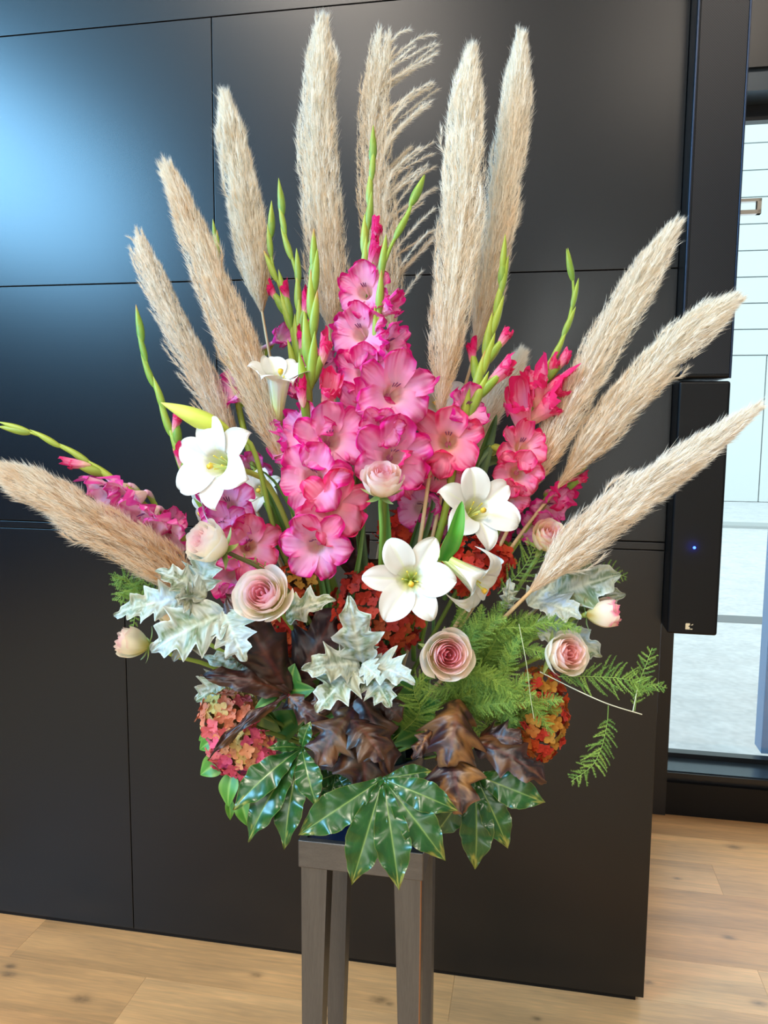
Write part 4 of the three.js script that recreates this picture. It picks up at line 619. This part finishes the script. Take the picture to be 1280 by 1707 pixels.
rose('yellow rose with pink petal edges half behind the pinkish plume', 915, 893, -1.22, [0.15, 0.6, 0.75], 33, { close: 0.4, inner: '#f3c7a8', mid: '#f7d9a0', outer: '#f4e28a', base: '#e2d25c', rim: '#ef8fa4', rimK: 0.6, foot: [800, 1080, -1.27] });
rose('small cream rose bud standing out lowest beside the black panels', 216, 1071, -1.17, [-0.85, 0.25, 0.4], 33, { close: 0.75, n: 18, inner: '#f7d8d6', mid: '#f9efd0', outer: '#f6ebb6', base: '#e4dc7c', rim: '#f2b6c2', rimK: 0.4, via: [[285, 1092, -1.19], [340, 1106, -1.21]], stem: '#8fa03c' });
rose('yellowish rose bud peeping out behind the silvery leaves', 281, 1020, -1.19, [-0.2, 0.6, 0.7], 25, { close: 0.8, n: 14, inner: '#f0dca0', mid: '#efe0a0', outer: '#ecd98e', base: '#d9c95a', rimK: 0.2 });

// ---- hydrangeas
const REDS = [0x7c1e14, 0x9c2a1a, 0x92261a, 0xb03a24, 0xa84a26, 0x8f7226], ORANGES = [0xb8301f, 0xc24a22, 0xb5662a, 0xc23a2c, 0xb57a2c, 0x9c8234], PINKG = [0xd4527a, 0xdb6a68, 0xd65a78, 0xc9845c, 0xc09a58, 0xd8707e], PALEG = [0xd9cf9a, 0xc9bf7a, 0xd8c07c, 0xc4b86a];
hydrangea('dark red hydrangea head beneath the straight facing lily', [[632, 1020, -1.19, 72, 72, 55, 90, REDS]]);
hydrangea('bright red hydrangea head behind the profile lily', [[785, 940, -1.27, 66, 46, 40, 60, [0xc2281c, 0xd23a28, 0xb8301e, 0xcf4a2c]]]);
hydrangea('pink and green hydrangea head of two clumps hanging over the leaves beside the black panels', [[380, 1196, -1.15, 44, 38, 32, 34, [0xd85a78, 0xdb6a70, 0xd07a5c, 0xc9a86c, 0xbfae68]], [[0]], [404, 1252, -1.13, 48, 40, 34, 44, PINKG], [388, 1168, -1.17, 36, 22, 22, 18, PALEG]].filter((a) => a.length > 1), { size: 13, core: 0x6a5426 });
hydrangea('orange hydrangea head hanging under the feathery fern', [[902, 1190, -1.17, 38, 70, 36, 62, ORANGES]], { size: 12, core: 0x6a4a1c });
hydrangea('small red and ochre hydrangea head in the gap beside the large cream rose', [[492, 985, -1.24, 46, 40, 30, 34, [0xb58a3a, 0xa8762c, 0xc0502c, 0xc23a2c]], [478, 1060, -1.22, 30, 38, 24, 24, [0xb8342a, 0x9c2a22, 0xc0542c]]], { size: 13 });
hydrangea('red hydrangea head deep behind the upright blush rose', [[668, 888, -1.33, 40, 34, 28, 26, [0xc2281c, 0xd23a28, 0xb8301e, 0xcf4a2c]]]);

// ---- silvery leaves
function sprig(name, label, cat, node, list, make, stemC = ['#9a8a6a', '#6d6a4a']) { const n = at(...node), f = hubNear(), t = thing(name, label, cat, f.clone()); stemTo(t, [n, n.clone().lerp(f, 0.5).add(V(0, -0.01, -0.02)), f], 0.0028, 0.0035, ...stemC); for (const [a, b, o] of list) make(t, a, b, o); return t; }
sprig('silver_leaf_sprig', 'silvery toothed leaf sprig crossing the foot of the lowest plume', 'leaf sprig', [375, 1015, -1.14], [
  [[345, 995, -1.13], [262, 948, -1.11], { width: 0.3, green: 0.5, n: [0.2, 0.6, 0.8] }], [[335, 985, -1.14], [352, 905, -1.13], { width: 0.36, blue: 0.6, n: [-0.2, 0.1, 1] }], [[318, 998, -1.14], [186, 1022, -1.13], { width: 0.24, blue: 0.7, n: [0, 0.5, 0.8], teeth: 5 }],
  [[380, 1022, -1.12], [250, 1082, -1.08], { width: 0.36, green: 0.55, blue: 0.5, n: [-0.1, 0.4, 1] }], [[372, 1018, -1.12], [408, 1100, -1.08], { width: 0.36, blue: 0.6, green: 0.2, n: [0.1, 0.2, 1] }], [[350, 1020, -1.13], [288, 1100, -1.09], { width: 0.3, blue: 0.9, green: 0.1, n: [0.1, 0.3, 1] }], [[330, 1000, -1.13], [296, 996, -1.09], { width: 0.5, green: 0.6 }]], silverLeaf);
sprig('silver_leaf_sprig', 'silvery green leaf sprig curling behind the long dark leaf and pink green hydrangea', 'leaf sprig', [440, 1120, -1.19], [
  [[440, 1118, -1.18], [340, 1095, -1.16], { width: 0.24, green: 0.75 }], [[415, 1100, -1.17], [432, 1136, -1.14], { width: 0.5, green: 0.6 }], [[385, 1130, -1.18], [326, 1168, -1.16], { width: 0.44, green: 0.85 }], [[400, 1150, -1.18], [398, 1185, -1.15], { width: 0.4, blue: 1 }], [[425, 1095, -1.18], [375, 1098, -1.15], { width: 0.3, green: 0.8 }]], silverLeaf);
sprig('silver_leaf_sprig', 'bright silvery toothed leaf cluster in the middle above the dark leaves', 'leaf sprig', [605, 1108, -1.12], [
  [[603, 1105, -1.11], [582, 1000, -1.07], { width: 0.28, green: 0.5, blue: 0.8, teeth: 3 }], [[606, 1104, -1.12], [613, 1048, -1.1], { width: 0.3, blue: 0.7 }], [[600, 1108, -1.11], [508, 1112, -1.05], { width: 0.3, green: 0.35, n: [0.1, 0.5, 0.9] }], [[596, 1112, -1.1], [528, 1182, -1.04], { width: 0.34, green: 0.55, n: [-0.2, 0.3, 1] }],
  [[607, 1108, -1.11], [688, 1132, -1.06], { width: 0.34, green: 0.1, blue: 0.8, n: [0.1, 0.6, 0.8] }], [[618, 1118, -1.1], [650, 1176, -1.06], { width: 0.44, green: 0.8 }], [[604, 1106, -1.1], [632, 1130, -1.07], { width: 0.4, green: 0 }]], silverLeaf);
sprig('silver_leaf_sprig', 'grey silvery leaf sprig spreading behind the sideways rose bud', 'leaf sprig', [905, 1005, -1.2], [
  [[925, 995, -1.19], [1032, 955, -1.16], { width: 0.36, green: 0.75, teeth: 3, deep: 0.42, n: [0, 0.4, 0.9] }], [[935, 1010, -1.2], [1044, 990, -1.19], { width: 0.26, green: 0.9, teeth: 3, n: [0.1, 0.2, 1] }], [[900, 1005, -1.18], [968, 1025, -1.14], { width: 0.42, blue: 1, green: 0.1, teeth: 3, n: [0.1, 0.6, 0.8] }], [[890, 1040, -1.19], [1006, 1090, -1.16], { width: 0.28, green: 0.8, blue: 0.8, teeth: 4, n: [0, 0.5, 0.9] }], [[880, 1010, -1.2], [945, 948, -1.2], { width: 0.26, blue: 1, green: 0.1 }], [[845, 1015, -1.2], [850, 965, -1.19], { width: 0.26, blue: 1 }]], silverLeaf);
sprig('silver_leaf_sprig', 'single grey leaf reaching out from behind the large cream rose', 'leaf sprig', [475, 1030, -1.18], [[[476, 1028, -1.16], [552, 996, -1.12], { width: 0.26, green: 0.95, blue: 0.3, teeth: 3, n: [0, 0.5, 0.8] }]], silverLeaf);
sprig('silver_leaf_sprig', 'small silvery leaf showing between the tall plumes behind the gladioli', 'leaf sprig', [590, 520, -1.36], [[[592, 510, -1.35], [575, 466, -1.34], { width: 0.4, green: 0.1, blue: 0.5 }], [[592, 600, -1.33], [570, 575, -1.32], { width: 0.4, green: 0.1, blue: 0.5 }], [[650, 720, -1.3], [694, 706, -1.29], { width: 0.3, green: 0.3, blue: 0.6 }], [[600, 820, -1.3], [584, 765, -1.29], { width: 0.34, blue: 0.5 }]], silverLeaf);

// ---- dark mahogany leaves
sprig('dark_leaf_sprig', 'dark mahogany leaf sprig with long leaves fanning below the large cream rose', 'leaf sprig', [480, 1158, -1.14], [
  [[482, 1155, -1.14], [382, 995, -1.11], { width: 0.24, warm: 0.05, teeth: 3, deep: 0.32, n: [0.3, 0.1, 1] }], [[480, 1157, -1.13], [338, 1118, -1.1], { width: 0.16, warm: 0.15, deep: 0.3, n: [0, 0.6, 0.8] }], [[482, 1160, -1.12], [552, 1225, -1.09], { width: 0.27, warm: 0.5, n: [-0.1, 0.3, 1] }], [[478, 1160, -1.12], [338, 1262, -1.08], { width: 0.07, warm: 0.45, deep: 0.4, n: [0.3, 0.7, 0.6] }], [[486, 1150, -1.17], [560, 1020, -1.16], { width: 0.34, warm: 0, n: [0, 0, 1] }]], darkLeaf, ['#7a2c3a', '#4a2a22']);
sprig('dark_leaf_sprig', 'glossy dark brown leaf cluster beneath the bright silvery leaves', 'leaf sprig', [600, 1170, -1.14], [
  [[600, 1165, -1.13], [610, 1325, -1.05], { width: 0.38, warm: 0.22, n: [0.1, 0.35, 1], teeth: 3 }], [[590, 1180, -1.11], [528, 1272, -1.05], { width: 0.42, warm: 0.4, n: [-0.3, 0.3, 1] }], [[600, 1160, -1.12], [655, 1290, -1.06], { width: 0.3, warm: 0.15, n: [0.3, 0.3, 1] }], [[600, 1150, -1.15], [520, 1175, -1.1], { width: 0.36, warm: 0.1 }], [[605, 1150, -1.15], [668, 1195, -1.11], { width: 0.5, warm: 0.1 }], [[585, 1200, -1.09], [640, 1262, -1.04], { width: 0.5, warm: 0.25, n: [0.2, 0.5, 0.8] }]], darkLeaf, ['#5a2c2a', '#4a2a22']);
sprig('dark_leaf_sprig', 'bronze and purple leaf cluster under the fern beside the orange hydrangea', 'leaf sprig', [790, 1230, -1.13], [
  [[765, 1165, -1.14], [748, 1268, -1.06], { width: 0.56, warm: 0.75, n: [0, 0.5, 0.9], curl: 0.7, teeth: 3 }], [[748, 1240, -1.12], [769, 1350, -1.04], { width: 0.46, warm: 1, n: [-0.1, 0.35, 1], teeth: 3, deep: 0.55 }], [[792, 1236, -1.12], [912, 1296, -1.07], { width: 0.3, warm: 0.3, n: [0, 0.6, 0.8] }], [[800, 1225, -1.14], [868, 1232, -1.1], { width: 0.4, warm: 0.2, n: [0, 0.4, 0.9] }], [[722, 1215, -1.12], [690, 1262, -1.08], { width: 0.3, warm: 1 }]], darkLeaf, ['#5a2c2a', '#4a2a22']);
sprig('dark_leaf_sprig', 'dull dark leaf sprig in the gap behind the blooms below the gladiolus', 'leaf sprig', [600, 1010, -1.32], [
  [[605, 1000, -1.3], [588, 880, -1.28], { width: 0.3, warm: 0.2 }], [[570, 1060, -1.28], [505, 1010, -1.27], { width: 0.45, warm: 0 }], [[545, 1140, -1.24], [520, 1040, -1.24], { width: 0.5, warm: 0 }], [[660, 1000, -1.33], [700, 900, -1.33], { width: 0.4, warm: 0.1 }], [[560, 1180, -1.2], [470, 1120, -1.19], { width: 0.5, warm: 0 }]], darkLeaf, ['#3a2a22', '#3a2a22']);

// ---- fatsia leaves
fatsia('glossy blue-green palm-shaped leaf under the pink and green hydrangea', [503, 1247, -1.09], [[386, 1345, -1.03, 0.2], [408, 1400, -1.02, 0.17], [470, 1415, -1.02, 0.17], [525, 1340, -1.03, 0.24], [448, 1245, -1.06, 0.16], [515, 1205, -1.08, 0.26]], { n: [-0.1, 0.55, 0.85] });
fatsia('large glossy green palm-shaped leaf hanging over the front of the stand', [638, 1298, -1.06], [[496, 1393, -1.02, 0.2], [586, 1476, -0.99, 0.2], [666, 1483, -0.98, 0.185], [743, 1434, -1.0, 0.2], [762, 1350, -1.02, 0.2], [720, 1285, -1.06, 0.2]], { n: [0.05, 0.35, 1] });
fatsia('shaded palm-shaped leaf hanging below the bronze leaves', [790, 1290, -1.12], [[795, 1452, -1.07, 0.2], [850, 1416, -1.08, 0.2], [908, 1338, -1.08, 0.24], [722, 1400, -1.1, 0.22], [870, 1310, -1.1, 0.22]], { n: [0.1, 0.2, 1] });
fatsia('small green palm-shaped leaf partly hidden beside the bowl', [560, 1290, -1.13], [[545, 1355, -1.1, 0.28], [585, 1330, -1.1, 0.3], [520, 1305, -1.1, 0.3]], {});
function leafStem(label, node, list, c0, c1, mat = M.leaf, o = {}) { const n = at(...node), f = hubNear(), t = thing('leafy_stem', label, 'foliage', f.clone(), o.group); stemTo(t, [n, n.clone().lerp(f, 0.5).add(V(0, -0.012, 0)), f], 0.002, 0.003, '#7d9440', '#4d7430'); for (const [a, b, w] of list) put(t, 'leaf', leafBetween(at(...a), at(...b), dirOf([rr(-0.3, 0.3), rr(0.1, 0.5), 1]), { width: w ?? 0.32, nu: 20, nv: 10, bend: 0.08, wave: 0.02, waves: 2, tipBend: 0.12, twist: rr(-0.3, 0.3), col: GREEN(c0, c1) }), mat); return t; }
leafStem('bright green leaves hanging below the pink and green hydrangea', [420, 1240, -1.15], [[[372, 1265, -1.13], [333, 1292, -1.12], 0.42], [[388, 1285, -1.12], [378, 1345, -1.1], 0.3], [[400, 1330, -1.12], [414, 1378, -1.1], 0.3], [[382, 1330, -1.12], [384, 1368, -1.11], 0.22], [[360, 1230, -1.16], [331, 1250, -1.16], 0.35], [[352, 1222, -1.17], [330, 1235, -1.17], 0.3]], '#3d7a1c', '#4a8826');
leafStem('fresh green hydrangea leaves between the long dark leaves', [475, 1150, -1.16], [[[478, 1150, -1.16], [440, 1122, -1.13], 0.36], [[485, 1150, -1.15], [520, 1150, -1.12], 0.34], [[482, 1150, -1.15], [490, 1110, -1.13], 0.4], [[470, 1162, -1.13], [424, 1182, -1.11], 0.3]], '#2c6828', '#39782e');
const fillers = [];
for (const q of [[690, 1195], [715, 1225], [560, 1130], [640, 1180], [530, 1215], [450, 1215], [830, 1235]]) fillers.push(q);
fillers.forEach(([x, y], i) => leafStem('green leaves growing on short stems between the dark leaves and the flowers', [x, y, -1.25], [0, 1, 2].map(() => [[x + rr(-15, 15), y + rr(-15, 15), -1.24], [x + rr(-60, 60), y + rr(-65, 30), -1.19], rr(0.28, 0.4)]), '#2c6828', '#39782e', M.leaf, { group: 'green leaves between the dark leaf clusters' }));

// ---- sword leaves and green stems in the middle
function blades(label, list) { const f = hubNear(0.02), t = thing('sword_leaves', label, 'foliage', f.clone()); for (const [pts, w, c0, c1] of list) swordLeaf(t, [f, ...pts], w, c0 ?? '#2f5f24', c1 ?? '#4d8034'); return t; }
blades('broad green sword leaves rising below the lowest pink bloom', [[[[560, 1080, -1.22], [542, 960, -1.2], [535, 930, -1.2]], 11], [[[550, 1060, -1.21], [530, 950, -1.19], [505, 900, -1.2]], 8], [[[580, 1050, -1.22], [600, 920, -1.2], [612, 830, -1.2]], 6, '#3d6a28', '#5c8a3c']]);
blades('dark green sword leaves behind the long golden plume', [[[[560, 1080, -1.28], [480, 900, -1.28], [430, 770, -1.29]], 9], [[[550, 1080, -1.29], [455, 880, -1.3], [446, 800, -1.3]], 8], [[[560, 1050, -1.27], [500, 880, -1.25], [455, 800, -1.24], [410, 770, -1.22]], 5]]);
blades('upright green blades beside the upright blush rose', [[[[620, 1080, -1.25], [646, 930, -1.22], [646, 830, -1.2]], 9, '#35702c', '#4d8a3c'], [[[610, 1000, -1.27], [597, 800, -1.27], [600, 730, -1.27]], 10, '#2b4a1c', '#3d5c24'], [[[640, 1080, -1.28], [690, 900, -1.27], [730, 780, -1.27]], 9, '#1f4420', '#2f5a28'], [[[640, 1050, -1.26], [715, 870, -1.26], [735, 700, -1.26]], 6, '#2c4a22', '#3d5c2c']]);

// ---- asparagus fern
const massFern = [];
for (let i = 0; i < 34; i++) { const x = rr(715, 930), y = rr(1015, 1205); if ((x < 790 && y < 1140 && y > 1040) || (x - 943) ** 2 + (y - 1089) ** 2 < 1600) { i--; continue; } massFern.push([x, y]); }
massFern.forEach(([x, y], i) => { const a = Math.atan2(-(y - 1150), x - 770) + rr(-0.9, 0.9), l = rr(60, 100), z = -1.12 - 0.012 * (i % 6), bx = x - 0.5 * l * Math.cos(a), by = y + 0.5 * l * Math.sin(a); fern('feathery asparagus fern frond in the soft mass around the peach rose', [HUB.clone().add(V(0.04, 0.02, 0.03)), [mix(bx, 740, 0.35), mix(by, 1180, 0.35), z - 0.05], [bx, by, z - 0.02], [x + rr(-8, 8), y + rr(-8, 8), z], [x + 0.5 * l * Math.cos(a), y - 0.5 * l * Math.sin(a) + 14, z + 0.01]], 21, { n: [rr(-0.6, 0.6), rr(-0.2, 0.7), 1], from: 0.5, step: 3, needle: 4.5, group: 'asparagus fern fronds massed in front of the hydrangea' }); });
fern('asparagus fern frond stretching out past the peach rose towards the window', [[930, 1128, -1.13], [985, 1128, -1.12], [1040, 1132, -1.11], [1085, 1148, -1.11]], 30, { from: 0.03, step: 2.6, thin: 0.0008 });
fern('small upright asparagus fern tip at the end of the outstretched frond', [[1058, 1185, -1.11], [1065, 1140, -1.11], [1078, 1105, -1.11], [1087, 1080, -1.11]], 18, { from: 0.1, thin: 0.0007 });
fern('short asparagus fern tip bending down over the window edge', [[1055, 1165, -1.11], [1080, 1142, -1.11], [1112, 1147, -1.11]], 14, { from: 0.1, thin: 0.0007 });
fern('asparagus fern frond hanging down on a bare thin twig before the panels', [[1014, 1176, -1.1], [1012, 1205, -1.1], [1003, 1245, -1.1], [988, 1275, -1.1], [952, 1303, -1.1]], 24, { from: 0.15, thin: 0.0007 });
{ const p = [[900, 1120, -1.15], [975, 1157, -1.11], [1015, 1174, -1.1], [1070, 1191, -1.1]].map((a) => at(...a)), t = thing('bare_twig', 'pale thin bare twig sticking out under the outstretched fern', 'twig', p[0].clone()); put(t, 'stem', tube(p, 0.0008, C('#cfc8a8'), 20, 5), M.stem); const q = [[1055, 1186, -1.1], [1062, 1150, -1.11]].map((a) => at(...a)); put(t, 'side_shoot', tube(q, 0.0008, C('#b8b890'), 6, 5), M.stem); }
{ const p = [[865, 1040, -1.1], [878, 1110, -1.08], [884, 1160, -1.08], [890, 1198, -1.08]].map((a) => at(...a)), t = thing('bare_twig', 'pale thin bare twig hanging over the orange hydrangea', 'twig', p[0].clone()); put(t, 'stem', tube(p, 0.0006, C('#a9ad80'), 16, 5), M.stem); }
fern('single asparagus fern frond reaching past the tuft under the lowest plume', [[250, 1010, -1.2], [225, 990, -1.21], [205, 965, -1.21], [188, 968, -1.21]], 26, { from: 0.05 });
for (const [dx, dy, s] of [[-6, -12, 1], [12, 8, 0.9], [24, -4, 1.1], [-2, 14, 1]]) fern('bushy asparagus fern tuft frond under the lowest plume', [[258, 1012, -1.2], [232 + dx, 995 + dy, -1.2], [212 + dx, 972 + dy, -1.2], [196 + dx, 976 + dy + 12, -1.2]], 22 * s, { from: 0.1, step: 2.8, n: [0.2, 0.5, 0.8], group: 'fern tuft under the lowest plume' });
fern('asparagus fern wisp trailing below the silvery leaves', [[262, 985, -1.2], [238, 985, -1.21], [228, 1010, -1.21], [222, 1045, -1.21]], 16, { from: 0.05 });
fern('asparagus fern frond beside the yellow rose', [[830, 990, -1.24], [870, 950, -1.23], [890, 915, -1.23], [900, 890, -1.23]], 34, { });
fern('asparagus fern frond behind the grey silvery leaves', [[940, 1000, -1.22], [980, 965, -1.21], [1020, 955, -1.21], [1045, 962, -1.21]], 24, { });
fern('asparagus fern frond tucked in below the open pink hearted rose', [HUB.clone().add(V(0.03, 0.03, 0.04)), [700, 1180, -1.13], [690, 1150, -1.12], [720, 1120, -1.13]], 34, { from: 0.3 });
fern('thin asparagus fern wisp among the pink blooms by the cream rose', [[470, 1000, -1.22], [440, 945, -1.19], [400, 930, -1.18], [372, 935, -1.18]], 10, { step: 9 });

renderer.render(scene, camera);
